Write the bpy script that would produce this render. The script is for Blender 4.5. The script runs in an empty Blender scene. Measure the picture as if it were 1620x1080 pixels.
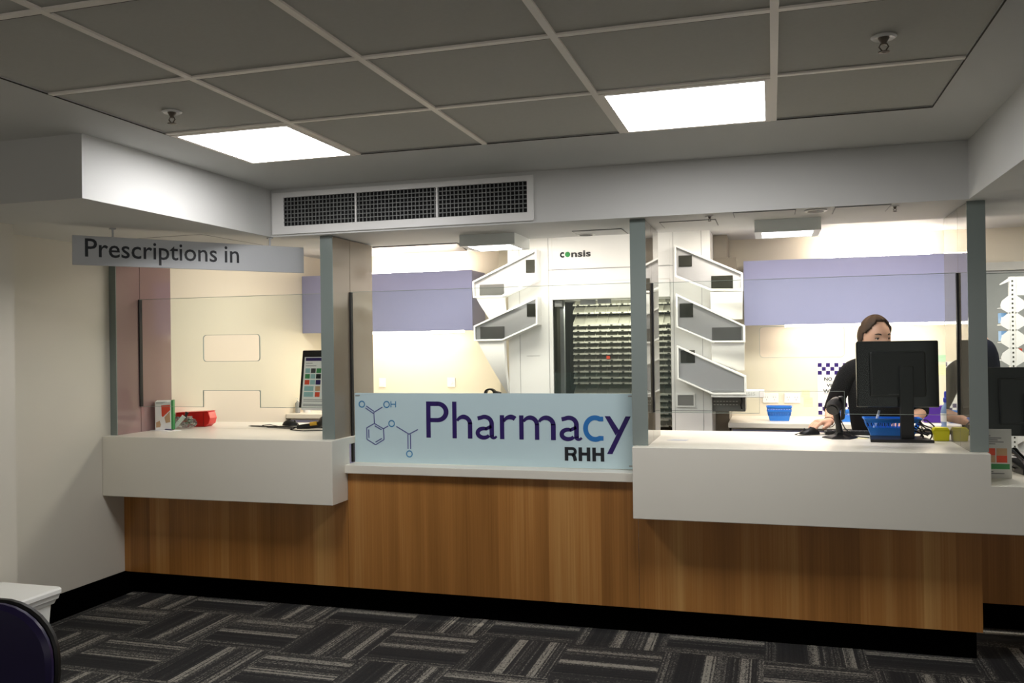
import bpy, bmesh, math, random
from mathutils import Vector, Matrix
from mathutils.geometry import tessellate_polygon
random.seed(7)
PI = math.pi
scn = bpy.context.scene
COL = scn.collection
XF = {}

# ------------------------------------------------------------------ helpers
def lin(c):
    c = c / 255.0
    return c / 12.92 if c <= 0.04045 else ((c + 0.055) / 1.055) ** 2.4

def rgb(r, g, b):
    return (lin(r), lin(g), lin(b), 1.0)

def nmat(name):
    m = bpy.data.materials.new(name)
    m.use_nodes = True
    nt = m.node_tree
    return m, nt, nt.nodes.get('Principled BSDF')

def mat(name, col, rough=0.5, metal=0.0, var=0.06, scale=12.0, bump=0.0, ior=1.5, stretch=None):
    """painted / plastic / metal surface with a little procedural tone variation"""
    m, nt, p = nmat(name)
    n = nt.nodes
    L = nt.links
    tc = n.new('ShaderNodeTexCoord')
    mp = n.new('ShaderNodeMapping')
    if stretch:
        mp.inputs['Scale'].default_value = stretch
    L.new(tc.outputs['Object'], mp.inputs['Vector'])
    nz = n.new('ShaderNodeTexNoise')
    nz.inputs['Scale'].default_value = scale
    nz.inputs['Detail'].default_value = 3
    L.new(mp.outputs['Vector'], nz.inputs['Vector'])
    mr = n.new('ShaderNodeMapRange')
    mr.inputs['To Min'].default_value = 1 - var
    mr.inputs['To Max'].default_value = 1 + var
    L.new(nz.outputs['Fac'], mr.inputs['Value'])
    mx = n.new('ShaderNodeMix')
    mx.data_type = 'RGBA'
    mx.blend_type = 'MULTIPLY'
    mx.inputs['Factor'].default_value = 1
    mx.inputs['A'].default_value = col
    L.new(mr.outputs['Result'], mx.inputs['B'])
    L.new(mx.outputs['Result'], p.inputs['Base Color'])
    p.inputs['Roughness'].default_value = rough
    p.inputs['Metallic'].default_value = metal
    p.inputs['IOR'].default_value = ior
    if bump:
        b = n.new('ShaderNodeBump')
        b.inputs['Strength'].default_value = bump
        b.inputs['Distance'].default_value = 0.002
        L.new(nz.outputs['Fac'], b.inputs['Height'])
        L.new(b.outputs['Normal'], p.inputs['Normal'])
    return m

def emat(name, col, strength):
    m, nt, p = nmat(name)
    p.inputs['Base Color'].default_value = (0.8, 0.8, 0.8, 1)
    p.inputs['Emission Color'].default_value = col
    p.inputs['Emission Strength'].default_value = strength
    return m

def glass(name, tint, ior=1.5, extra=0.0, film=None):
    """clear pane: tinted transmission with fresnel reflection"""
    m, nt, p = nmat(name)
    n = nt.nodes
    L = nt.links
    out = n.get('Material Output')
    tr = n.new('ShaderNodeBsdfTransparent')
    tr.inputs['Color'].default_value = tint
    gl = n.new('ShaderNodeBsdfGlossy')
    gl.inputs['Roughness'].default_value = 0.01
    gl.inputs['Color'].default_value = (0.9, 0.95, 0.93, 1)
    fr = n.new('ShaderNodeFresnel')
    fr.inputs['IOR'].default_value = ior
    ad = n.new('ShaderNodeMath')
    ad.inputs[1].default_value = extra
    L.new(fr.outputs[0], ad.inputs[0])
    mx = n.new('ShaderNodeMixShader')
    L.new(ad.outputs[0], mx.inputs['Fac'])
    L.new(tr.outputs[0], mx.inputs[1])
    L.new(gl.outputs[0], mx.inputs[2])
    L.new(mx.outputs[0], out.inputs['Surface'])
    n.remove(p)
    return m

class MB:
    def __init__(s):
        s.v = []
        s.f = []

    def add(s, vs, fs):
        o = len(s.v)
        s.v += [Vector(p) for p in vs]
        s.f += [tuple(i + o for i in f) for f in fs]
        return s

    def box(s, x0, x1, y0, y1, z0, z1):
        vs = [(x, y, z) for z in (z0, z1) for y in (y0, y1) for x in (x0, x1)]
        return s.add(vs, [(0, 2, 3, 1), (4, 5, 7, 6), (0, 1, 5, 4), (2, 6, 7, 3), (0, 4, 6, 2), (1, 3, 7, 5)])

    def hexa(s, bot, top):
        """bot, top: four corners each (counter-clockwise from above)"""
        return s.add(list(bot) + list(top), [(3, 2, 1, 0), (4, 5, 6, 7), (0, 1, 5, 4), (1, 2, 6, 5), (2, 3, 7, 6), (3, 0, 4, 7)])

    def prism(s, pts, a0, a1, axis='Y'):
        """2D polygon extruded along an axis; pts are the two other coordinates in XYZ order"""
        def P(q, a):
            return {'X': (a, q[0], q[1]), 'Y': (q[0], a, q[1]), 'Z': (q[0], q[1], a)}[axis]
        n = len(pts)
        vs = [P(q, a0) for q in pts] + [P(q, a1) for q in pts]
        fs = [tuple(range(n)), tuple(range(2 * n - 1, n - 1, -1))]
        fs += [(i, i + n, (i + 1) % n + n, (i + 1) % n) for i in range(n)]
        return s.add(vs, fs)

    def ring(s, outer, inner, a0, a1, axis='Y'):
        """frame between two polygons with the same number of corners"""
        def P(q, a):
            return {'X': (a, q[0], q[1]), 'Y': (q[0], a, q[1]), 'Z': (q[0], q[1], a)}[axis]
        n = len(outer)
        vs = [P(q, a0) for q in outer] + [P(q, a0) for q in inner] + [P(q, a1) for q in outer] + [P(q, a1) for q in inner]
        fs = []
        for i in range(n):
            j = (i + 1) % n
            fs += [(i, j, n + j, n + i), (2 * n + j, 2 * n + i, 3 * n + i, 3 * n + j), (i, 2 * n + i, 2 * n + j, j), (n + j, 3 * n + j, 3 * n + i, n + i)]
        return s.add(vs, fs)

    def tube(s, pts, r, n=8, closed=False, caps=True):
        pts = [Vector(p) for p in pts]
        m = len(pts)
        rs = r if isinstance(r, (list, tuple)) else [r] * m
        base = len(s.v)
        prev = None
        for i, p in enumerate(pts):
            if closed:
                t = pts[(i + 1) % m] - pts[i - 1]
            else:
                t = pts[min(i + 1, m - 1)] - pts[max(i - 1, 0)]
            t.normalize()
            if prev is None:
                u = t.cross(Vector((0, 0, 1)))
                if u.length < 0.1:
                    u = t.cross(Vector((0, 1, 0)))
            else:
                u = prev - t * prev.dot(t)
            u.normalize()
            prev = u
            w = t.cross(u)
            for k in range(n):
                a = 2 * PI * k / n
                s.v.append(p + (u * math.cos(a) + w * math.sin(a)) * rs[i])
        for i in range(m if closed else m - 1):
            for k in range(n):
                a = base + i * n
                b = base + ((i + 1) % m) * n
                s.f.append((a + k, a + (k + 1) % n, b + (k + 1) % n, b + k))
        if caps and not closed:
            s.f.append(tuple(base + k for k in range(n))[::-1])
            s.f.append(tuple(base + (m - 1) * n + k for k in range(n)))
        return s

    def lathe(s, prof, c=(0, 0, 0), n=24, sx=1, sy=1):
        """profile of (radius, z) turned round a vertical axis at c"""
        base = len(s.v)
        for (r, z) in prof:
            for k in range(n):
                a = 2 * PI * k / n
                s.v.append(Vector((c[0] + r * sx * math.cos(a), c[1] + r * sy * math.sin(a), c[2] + z)))
        m = len(prof)
        for i in range(m - 1):
            for k in range(n):
                s.f.append((base + i * n + k, base + i * n + (k + 1) % n, base + (i + 1) * n + (k + 1) % n, base + (i + 1) * n + k))
        s.f.append(tuple(base + k for k in range(n))[::-1])
        s.f.append(tuple(base + (m - 1) * n + k for k in range(n)))
        return s

    def xf(s, M, start=0):
        for i in range(start, len(s.v)):
            s.v[i] = M @ s.v[i]
        return s

    def build(s, name, material, parent=None, world=True, smooth=False, bevel=0.0, seg=2):
        me = bpy.data.meshes.new(name)
        M = XF.get(parent.name) if parent is not None else None
        vs = s.v
        if M is not None and world:
            Mi = M.inverted()
            vs = [Mi @ v for v in vs]
        me.from_pydata([tuple(v) for v in vs], [], s.f)
        bm = bmesh.new()
        bm.from_mesh(me)
        bmesh.ops.recalc_face_normals(bm, faces=bm.faces)
        bm.to_mesh(me)
        bm.free()
        me.materials.append(material)
        if smooth:
            me.polygons.foreach_set('use_smooth', [True] * len(me.polygons))
            me.set_sharp_from_angle(angle=math.radians(40))
        o = bpy.data.objects.new(name, me)
        COL.objects.link(o)
        if parent is not None:
            o.parent = parent
            XF[o.name] = M
        else:
            XF[o.name] = Matrix.Identity(4)
        if bevel:
            b = o.modifiers.new('bevel', 'BEVEL')
            b.width = bevel
            b.segments = seg
            b.limit_method = 'ANGLE'
            b.angle_limit = math.radians(40)
        return o

def tag(o, label, cat, group=None, kind=None):
    o['label'] = label
    o['category'] = cat
    if group:
        o['group'] = group
    if kind:
        o['kind'] = kind
    return o

def thing(name, label, cat, loc=(0, 0, 0), rz=0.0, group=None):
    o = bpy.data.objects.new(name, None)
    o.empty_display_size = 0.05
    COL.objects.link(o)
    o.location = loc
    o.rotation_euler = (0, 0, rz)
    XF[o.name] = Matrix.Translation(Vector(loc)) @ Matrix.Rotation(rz, 4, 'Z')
    return tag(o, label, cat, group)

def struct(o):
    o['kind'] = 'structure'
    return o

def dup(root, loc, rz=None, label=None):
    r = root.copy()
    COL.objects.link(r)
    r.location = loc
    if rz is not None:
        r.rotation_euler = (0, 0, rz)
    if label:
        r['label'] = label
    for ch in list(root.children):
        c = ch.copy()
        COL.objects.link(c)
        c.parent = r
        for g in list(ch.children):
            d = g.copy()
            COL.objects.link(d)
            d.parent = c
    return r

def rrect(x0, x1, z0, z1, r, n=4):
    pts = []
    for (cx, cz, a0) in ((x1 - r, z1 - r, 0), (x0 + r, z1 - r, PI / 2), (x0 + r, z0 + r, PI), (x1 - r, z0 + r, 1.5 * PI)):
        for k in range(n + 1):
            a = a0 + PI / 2 * k / n
            pts.append((cx + r * math.cos(a), cz + r * math.sin(a)))
    return pts

def text(s, O, u, v, width, cap, name, material, parent, bold=0.0, lift=0.0):
    """flat lettering laid on a plane: O is the left end of the baseline, u to the right, v up"""
    cu = bpy.data.curves.new('txt', 'FONT')
    cu.body = s
    cu.size = 1.0
    cu.offset = bold
    cu.resolution_u = 3
    ob = bpy.data.objects.new('txt', cu)
    COL.objects.link(ob)
    dg = bpy.context.evaluated_depsgraph_get()
    dg.update()
    me = bpy.data.meshes.new_from_object(ob.evaluated_get(dg))
    xs = [q.co.x for q in me.vertices]
    ys = [q.co.y for q in me.vertices]
    x0, x1, ym = min(xs), max(xs), max(ys)
    u = Vector(u).normalized()
    v = Vector(v).normalized()
    nrm = u.cross(v)
    O = Vector(O)
    mb = MB()
    vs = [O + u * ((q.co.x - x0) / (x1 - x0) * width) + v * (q.co.y / ym * cap) + nrm * lift for q in me.vertices]
    mb.add(vs, [tuple(p.vertices) for p in me.polygons])
    bpy.data.objects.remove(ob)
    bpy.data.curves.remove(cu)
    bpy.data.meshes.remove(me)
    return mb.build(name, material, parent)

# ------------------------------------------------------------------ materials
M = {}
M['wall'] = mat('wall_paint', rgb(208, 203, 190), 0.6, var=0.02, scale=3, bump=0.05)
M['wall_in'] = mat('cream_wall_paint', rgb(222, 214, 196), 0.6, var=0.02, scale=3)
M['plaster'] = mat('ceiling_plaster', rgb(205, 205, 202), 0.65, var=0.02, scale=3)
M['tile'] = mat('ceiling_tile', rgb(194, 193, 186), 0.8, var=0.05, scale=90, bump=0.1)
M['tbar'] = mat('ceiling_grid_bar', rgb(253, 246, 236), 0.4, var=0.01)
M['gap'] = mat('shadow_gap', rgb(60, 56, 50), 0.8)
M['solid'] = mat('white_solid_surface', rgb(228, 224, 212), 0.32, var=0.015, scale=5)
M['black'] = mat('black_kickboard', rgb(3, 3, 3), 1.0, ior=1.02)
M['rubber'] = mat('black_rubber', rgb(14, 14, 15), 0.5)
M['bplastic'] = mat('black_plastic', rgb(15, 15, 16), 0.4, var=0.1, scale=40)
M['bgloss'] = mat('black_gloss_plastic', rgb(8, 8, 9), 0.15)
M['dgrey'] = mat('dark_grey_plastic', rgb(58, 58, 60), 0.45)
M['grey'] = mat('mid_grey_paint', rgb(150, 152, 150), 0.5)
M['silver'] = mat('silver_grey_paint', rgb(232, 236, 232), 0.4, var=0.02)
M['alu'] = mat('brushed_aluminium', rgb(165, 168, 172), 0.38, metal=0.85, var=0.05, scale=60, stretch=(1, 1, 0.1))
M['sign_alu'] = mat('silver_sign_face', rgb(186, 188, 190), 0.36, metal=0.1, var=0.03, scale=4)
M['chrome'] = mat('chrome', rgb(190, 188, 184), 0.2, metal=1.0)
M['bronze'] = mat('dull_sprinkler_metal', rgb(104, 96, 86), 0.4, metal=0.6)
M['white'] = mat('white_plastic', rgb(236, 236, 232), 0.35, var=0.01)
M['white_metal'] = mat('white_powder_coat', rgb(232, 231, 228), 0.35, var=0.015)
M['paper'] = mat('white_paper', rgb(240, 240, 238), 0.7, var=0.02, scale=30)
M['lav'] = mat('lavender_laminate', rgb(154, 156, 192), 0.28, var=0.015, scale=4)
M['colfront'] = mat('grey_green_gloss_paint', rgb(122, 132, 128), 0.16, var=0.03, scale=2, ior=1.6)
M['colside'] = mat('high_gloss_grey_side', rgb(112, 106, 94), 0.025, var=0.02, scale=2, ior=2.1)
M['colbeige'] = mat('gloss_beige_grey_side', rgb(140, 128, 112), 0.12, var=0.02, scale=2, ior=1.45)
M['col_pink_refl'] = mat('gloss_side_pink_reflection', rgb(142, 116, 114), 0.08, var=0.03, scale=2, ior=1.7)  # pink tint in the base colour stands in for a reflection
M['glass'] = glass('clear_green_glass', (0.955, 0.98, 0.968, 1), 1.16)
M['glass_edge'] = mat('polished_glass_edge', rgb(168, 180, 172), 0.2)
M['clear'] = glass('clear_acrylic', (0.93, 0.93, 0.93, 1), 1.4)
M['smoke'] = glass('pale_chute_window', (0.985, 0.985, 0.985, 1), 1.3)
M['film'] = mat('pale_blue_film', rgb(194, 217, 223), 0.22, var=0.05, scale=2.0)
M['purple'] = mat('deep_purple_print', rgb(38, 16, 92), 0.4)
M['blueprint'] = mat('blue_print', rgb(36, 112, 182), 0.4)
M['molline'] = mat('muted_violet_print', rgb(86, 92, 148), 0.4)
M['atom'] = mat('soft_blue_print', rgb(58, 128, 176), 0.4)
M['ink'] = mat('black_print', rgb(20, 24, 32), 0.5)
M['greyink'] = mat('grey_print', rgb(120, 120, 122), 0.6)
M['fine'] = mat('grey_small_print', rgb(150, 150, 152), 0.6)
M['red'] = mat('red_plastic', rgb(206, 28, 20), 0.3, var=0.04)
M['redp'] = mat('orange_red_print', rgb(222, 78, 48), 0.5)
M['green'] = mat('green_print', rgb(60, 140, 80), 0.5)
M['blue'] = mat('bright_blue_plastic', rgb(42, 122, 214), 0.35, var=0.04)
M['bluelid'] = mat('violet_blue_cap', rgb(60, 70, 205), 0.35)
M['water'] = mat('pale_blue_water_bottle', rgb(150, 172, 214), 0.15, var=0.15, scale=30)
M['yellow'] = mat('yellow_plastic', rgb(214, 206, 20), 0.4, var=0.04)
M['ylabel'] = mat('dull_yellow_cover', rgb(205, 160, 40), 0.4)
M['note'] = mat('pale_yellow_note', rgb(244, 236, 180), 0.7)
M['notegreen'] = mat('pale_green_note', rgb(176, 218, 180), 0.7)
M['purpleobj'] = mat('purple_plastic', rgb(72, 36, 140), 0.4)
M['vinyl'] = mat('dark_purple_vinyl', rgb(33, 24, 66), 0.3, var=0.08, scale=30, bump=0.1)
M['skin'] = mat('skin', rgb(214, 166, 140), 0.5, var=0.06, scale=18)
M['hair'] = mat('light_brown_hair', rgb(62, 42, 25), 0.7, var=0.4, scale=26, bump=0.5, stretch=(3, 0.6, 3))
M['brow'] = mat('dark_brown_brow', rgb(44, 28, 20), 0.7)
M['top_black'] = mat('black_knit', rgb(15, 12, 14), 0.9, var=0.12, scale=30)
M['top_navy'] = mat('navy_knit', rgb(17, 19, 30), 0.9, var=0.12, scale=30)
M['trouser'] = mat('charcoal_trousers', rgb(30, 30, 34), 0.85)
M['eyewhite'] = mat('eye_white', rgb(225, 218, 212), 0.2)
M['iris'] = mat('brown_iris', rgb(48, 30, 22), 0.15)
M['tan'] = mat('tan_print', rgb(196, 160, 122), 0.6)
M['teal'] = mat('teal_print', rgb(150, 190, 192), 0.6)
M['tray'] = mat('olive_grey_tray_plastic', rgb(190, 188, 172), 0.5, var=0.08, scale=8)
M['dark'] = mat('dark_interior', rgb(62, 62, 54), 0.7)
M['vent_back'] = mat('vent_darkness', rgb(8, 8, 9), 0.9)
M['vent'] = mat('grey_vent_metal', rgb(120, 122, 120), 0.5)
M['carton'] = mat('blue_white_carton', rgb(120, 160, 205), 0.5)
M['panel_light'] = emat('fluorescent_diffuser', (1.0, 0.985, 0.99, 1), 13.0)
M['fix_light'] = emat('small_fluorescent_diffuser', (1.0, 0.95, 1.0, 1), 17.0)
M['strip_light'] = emat('warm_strip_lamp', (1.0, 0.86, 0.67, 1), 25.0)
M['strip_up'] = emat('warm_uplight_lamp', (1.0, 0.86, 0.67, 1), 42.0)

def wood_mat():
    m, nt, p = nmat('vertical_grain_veneer')
    n, L = nt.nodes, nt.links
    tc = n.new('ShaderNodeTexCoord')
    def noise(scale, sc, detail=3):
        mp = n.new('ShaderNodeMapping')
        mp.inputs['Scale'].default_value = sc
        L.new(tc.outputs['Object'], mp.inputs['Vector'])
        z = n.new('ShaderNodeTexNoise')
        z.inputs['Scale'].default_value = scale
        z.inputs['Detail'].default_value = detail
        L.new(mp.outputs['Vector'], z.inputs['Vector'])
        return z
    broad = noise(1.0, (9, 9, 0.35), 2)
    fine = noise(1.0, (120, 120, 1.6), 4)
    # plank-like veneer leaves of uneven width
    sep = n.new('ShaderNodeSeparateXYZ')
    L.new(tc.outputs['Object'], sep.inputs[0])
    ad = n.new('ShaderNodeMath'); ad.operation = 'ADD'
    L.new(sep.outputs['X'], ad.inputs[0]); L.new(sep.outputs['Y'], ad.inputs[1])
    mu = n.new('ShaderNodeMath'); mu.operation = 'MULTIPLY'; mu.inputs[1].default_value = 7.3
    L.new(ad.outputs[0], mu.inputs[0])
    fl = n.new('ShaderNodeMath'); fl.operation = 'FLOOR'
    L.new(mu.outputs[0], fl.inputs[0])
    wn = n.new('ShaderNodeTexWhiteNoise'); wn.noise_dimensions = '1D'
    L.new(fl.outputs[0], wn.inputs['W'])
    a = n.new('ShaderNodeMath'); a.operation = 'MULTIPLY_ADD'; a.inputs[1].default_value = 0.55
    L.new(broad.outputs['Fac'], a.inputs[0])
    b = n.new('ShaderNodeMath'); b.operation = 'MULTIPLY'; b.inputs[1].default_value = 0.22
    L.new(wn.outputs['Value'], b.inputs[0])
    L.new(b.outputs[0], a.inputs[2])
    c = n.new('ShaderNodeMath'); c.operation = 'MULTIPLY_ADD'; c.inputs[1].default_value = 0.28
    L.new(fine.outputs['Fac'], c.inputs[0]); L.new(a.outputs[0], c.inputs[2])
    cr = n.new('ShaderNodeValToRGB')
    e = cr.color_ramp.elements
    e[0].position = 0.28; e[0].color = rgb(132, 86, 38)
    e[1].position = 0.85; e[1].color = rgb(218, 172, 106)
    k = e.new(0.55); k.color = rgb(178, 122, 62)
    L.new(c.outputs[0], cr.inputs['Fac'])
    L.new(cr.outputs['Color'], p.inputs['Base Color'])
    p.inputs['Roughness'].default_value = 0.3
    return m
M['wood'] = wood_mat()

def carpet_mat():
    m, nt, p = nmat('striped_carpet_tiles')
    n, L = nt.nodes, nt.links
    T = 0.457
    tc = n.new('ShaderNodeTexCoord')
    sep = n.new('ShaderNodeSeparateXYZ')
    L.new(tc.outputs['Object'], sep.inputs[0])
    def mth(op, a, b=None, c=None):
        q = n.new('ShaderNodeMath'); q.operation = op
        for i, s in enumerate((a, b, c)):
            if s is None: continue
            if isinstance(s, (int, float)): q.inputs[i].default_value = s
            else: L.new(s, q.inputs[i])
        return q.outputs[0]
    X = mth('DIVIDE', mth('ADD', sep.outputs['X'], 0.971 + T * 40), T)
    Y = mth('DIVIDE', mth('ADD', sep.outputs['Y'], -4.215 + T * 40), T)
    fx, fy = mth('FLOOR', X), mth('FLOOR', Y)
    ux, uy = mth('FRACT', X), mth('FRACT', Y)
    par = mth('MODULO', mth('ADD', fx, fy), 2.0)
    par = mth('GREATER_THAN', par, 0.5)          # 1: stripes run along X
    mixu = n.new('ShaderNodeMix'); mixu.data_type = 'FLOAT'
    L.new(par, mixu.inputs['Factor']); L.new(ux, mixu.inputs['A']); L.new(uy, mixu.inputs['B'])
    u = mixu.outputs['Result']
    mixw = n.new('ShaderNodeMix'); mixw.data_type = 'FLOAT'
    L.new(par, mixw.inputs['Factor']); L.new(sep.outputs['Y'], mixw.inputs['A']); L.new(sep.outputs['X'], mixw.inputs['B'])
    w = mixw.outputs['Result']
    cr = n.new('ShaderNodeValToRGB')
    cr.color_ramp.interpolation = 'CONSTANT'
    e = cr.color_ramp.elements
    stops = [(0, .42), (.12, .30), (.17, .12), (.30, .26), (.34, .12), (.40, .34), (.43, .95), (.53, .38), (.78, .85), (.88, .36), (.95, .44)]
    e[0].position = 0; e[0].color = (.42,) * 3 + (1,)
    e[1].position = stops[1][0]; e[1].color = (stops[1][1],) * 3 + (1,)
    for pos, val in stops[2:]:
        k = e.new(pos); k.color = (val, val, val, 1)
    L.new(u, cr.inputs['Fac'])
    # fine corded lines and flecks along the pile
    cb = n.new('ShaderNodeCombineXYZ')
    L.new(mth('MULTIPLY', u, 60.0), cb.inputs[0]); L.new(mth('MULTIPLY', w, 90.0), cb.inputs[1]); L.new(mth('ADD', fx, mth('MULTIPLY', fy, 13.0)), cb.inputs[2])
    nz = n.new('ShaderNodeTexNoise'); nz.inputs['Scale'].default_value = 1.0; nz.inputs['Detail'].default_value = 2
    L.new(cb.outputs[0], nz.inputs['Vector'])
    wn = n.new('ShaderNodeTexWhiteNoise'); wn.noise_dimensions = '2D'
    cb2 = n.new('ShaderNodeCombineXYZ')
    L.new(mth('FLOOR', mth('MULTIPLY', u, 62.0)), cb2.inputs[0]); L.new(mth('ADD', fx, mth('MULTIPLY', fy, 7.0)), cb2.inputs[1])
    L.new(cb2.outputs[0], wn.inputs['Vector'])
    v = mth('MULTIPLY', cr.outputs['Color'], mth('MULTIPLY_ADD', wn.outputs['Value'], 1.1, 0.4))
    v = mth('MULTIPLY', v, mth('MULTIPLY_ADD', nz.outputs['Fac'], 1.5, 0.25))
    cb3 = n.new('ShaderNodeCombineXYZ')
    L.new(mth('FLOOR', mth('MULTIPLY', u, 110.0)), cb3.inputs[0]); L.new(mth('FLOOR', mth('MULTIPLY', w, 150.0)), cb3.inputs[1]); L.new(fx, cb3.inputs[2])
    wg = n.new('ShaderNodeTexWhiteNoise'); wg.noise_dimensions = '3D'
    L.new(cb3.outputs[0], wg.inputs['Vector'])
    v = mth('MULTIPLY', v, mth('MULTIPLY_ADD', wg.outputs['Value'], 1.1, 0.45))
    c2 = n.new('ShaderNodeValToRGB')
    f = c2.color_ramp.elements
    f[0].position = 0.0; f[0].color = rgb(14, 15, 17)
    f[1].position = 1.0; f[1].color = rgb(146, 142, 132)
    k = f.new(0.42); k.color = rgb(48, 47, 46)
    L.new(v, c2.inputs['Fac'])
    L.new(c2.outputs['Color'], p.inputs['Base Color'])
    p.inputs['Roughness'].default_value = 0.95
    bp = n.new('ShaderNodeBump'); bp.inputs['Strength'].default_value = 0.3; bp.inputs['Distance'].default_value = 0.003
    L.new(nz.outputs['Fac'], bp.inputs['Height']); L.new(bp.outputs['Normal'], p.inputs['Normal'])
    return m
M['carpet'] = carpet_mat()

# ------------------------------------------------------------------ setting
ZC, ZH, ZI = 2.3446, 2.085, 2.24          # coffer ceiling, bulkhead underside, staff ceiling
XL, YB, YF = -3.747, 4.2586, 4.420        # left wall, bulkhead face, counter front
YBACK = 6.82
XSL, YSL, XBR = -2.638, 2.875, 0.836
GX, GY, GXL, GXR, G = -1.7821, 3.6117, -2.3388, 0.5876, 0.6
YR = -2.6

struct(MB().box(-5, 5, YR, 7.0, -0.1, 0).build('floor', M['carpet']))
XP = -3.775
struct(MB().box(XL - 0.15, XP, 3.36, 4.82, 0, 2.35).build('wall_left', M['wall']))
struct(MB().box(XL - 0.15, XL, 4.82, YBACK + 0.1, 0, 2.35).build('wall_staff_left', M['wall_in']))
struct(MB().box(XL - 0.1, -3.49, YR, 3.36, 0, 2.35).build('wall_left_pier', M['wall']))
struct(MB().box(XL - 0.1, 5, YBACK, YBACK + 0.1, 0, 2.35).build('wall_back', M['wall_in']))
struct(MB().box(XP, XP + 0.012, 3.36, YF + 0.058, 0, 0.139).build('baseboard_left', M['black']))
struct(MB().box(-3.49, -3.478, YR, 3.36, 0, 0.139).build('baseboard_pier', M['black']))
# bulkhead and lowered ceilings around the coffer
struct(MB().box(XSL, XBR, YB, 4.9, ZH, ZC + 0.05).build('wall_bulkhead', M['plaster']))
struct(MB().box(XL - 0.1, XSL, YSL, 4.9, ZH, ZC + 0.05).build('ceiling_soffit_left', M['plaster']))
struct(MB().box(XBR, 5, YR, 4.9, ZH, ZC + 0.05).build('ceiling_soffit_right', M['plaster']))
struct(MB().box(XL - 0.1, 5, 4.9, YBACK, ZI, ZI + 0.05).build('ceiling_staff_area', M['plaster']))
# coffer: plaster margin round a grid of tiles
mb = MB()
mb.box(XL - 0.1, XBR, GY, YB, ZC, ZC + 0.05)
mb.box(XL - 0.1, GXL, YR, GY, ZC, ZC + 0.05)
mb.box(GXR, XBR, YR, GY, ZC, ZC + 0.05)
struct(mb.build('ceiling', M['plaster']))
struct(MB().box(GXL, GXR, YR, GY, ZC + 0.006, ZC + 0.05).build('ceiling_tiles', M['tile']))
mb = MB()
bw = 0.0115
y = GY - G
j = 1
while y > YR:
    mb.box(GXL, GXR, y - bw, y + bw, ZC - 0.001, ZC + 0.005)
    y -= G
for i in range(-1, 4):
    x = GX + G * i
    if GXL < x < GXR:
        mb.box(x - bw, x + bw, YR, GY, ZC - 0.0015, ZC + 0.005)
struct(mb.build('trim_1', M['tbar']))
mb = MB()
g = 0.004
mb.box(GXL, GXR, GY - g, GY, ZC - 0.0012, ZC + 0.002)
mb.box(GXL - g, GXL, YR, GY, ZC - 0.0012, ZC + 0.002)
mb.box(GXR, GXR + g, YR, GY, ZC - 0.0012, ZC + 0.002)
y = GY - G
while y > YR:
    mb.box(GXL, GXR, y + bw, y + bw + 0.004, ZC - 0.0005, ZC + 0.004)
    y -= G
struct(mb.build('trim_2', M['gap']))
# thin dark ceiling panel in the staff ceiling and the grey partition on the right
struct(MB().box(1.36, 3.2, 6.62, 6.70, 0, 1.93).build('wall_partition', M['grey']))
struct(MB().box(1.36, 3.2, 6.60, 6.72, 1.93, 1.985).build('trim_3', mat('grey_cap_rail', rgb(176, 176, 170), 0.4)))

# ------------------------------------------------------------------ ceiling fittings
def ceiling_light(x0, x1, y0, y1, label):
    t = thing('ceiling_light', label, 'light', ((x0 + x1) / 2, (y0 + y1) / 2, ZC), group='square fluorescent panels in the ceiling grid')
    mb = MB()
    o = [(x0, y0), (x1, y0), (x1, y1), (x0, y1)]
    w = 0.02
    i = [(x0 + w, y0 + w), (x1 - w, y0 + w), (x1 - w, y1 - w), (x0 + w, y1 - w)]
    mb.ring(o, i, ZC - 0.004, ZC + 0.004, 'Z')
    mb.build('frame', M['tbar'], t)
    MB().box(x0 + w, x1 - w, y0 + w, y1 - w, ZC - 0.002, ZC + 0.003).build('diffuser', M['panel_light'], t)
ceiling_light(GXL + 0.005, GX - bw, GY - G + bw, GY - 0.005, 'square fluorescent panel set in the grid above the hanging sign')
ceiling_light(GX + 2 * G + bw, GX + 3 * G - bw, GY - G + bw, GY - 0.005, 'square fluorescent panel set in the grid right of the air grille')

def sprinkler(x, y, z, label, s=1.0):
    t = thing('fire_sprinkler', label, 'sprinkler', (x, y, z), group='fire sprinklers in the ceilings')
    MB().lathe([(0.002, 0), (0.032 * s, 0), (0.036 * s, -0.004 * s), (0.03 * s, -0.009 * s), (0.016 * s, -0.006 * s)], (x, y, z), 24).build('rosette', M['white_metal'], t, smooth=True)
    MB().lathe([(0.017 * s, -0.004 * s), (0.013 * s, -0.012 * s), (0.008 * s, -0.02 * s), (0.007 * s, -0.026 * s)], (x, y, z), 16).build('body', M['bronze'], t, smooth=True)
    for k in (-1, 1):
        MB().tube([(x + k * 0.007 * s, y, z - 0.022 * s), (x + k * 0.013 * s, y, z - 0.032 * s), (x + k * 0.004 * s, y, z - 0.044 * s)], 0.0022 * s, 6).build('frame_arm', M['bronze'], t)
    MB().lathe([(0.004 * s, -0.043 * s), (0.016 * s, -0.046 * s), (0.016 * s, -0.048 * s), (0.003 * s, -0.05 * s)], (x, y, z), 12).build('deflector', M['bronze'], t)
sprinkler(-2.103, 2.735, ZC + 0.006, 'fire sprinkler in the ceiling tile next to the left light panel')
sprinkler(0.321, 2.732, ZC + 0.006, 'fire sprinkler in the large ceiling tile at the upper right')
sprinkler(-0.282, 4.345, ZH, 'small sprinkler under the bulkhead beside the middle column', 0.55)
sprinkler(0.547, 4.345, ZH, 'small sprinkler under the bulkhead near the right column', 0.55)

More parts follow.
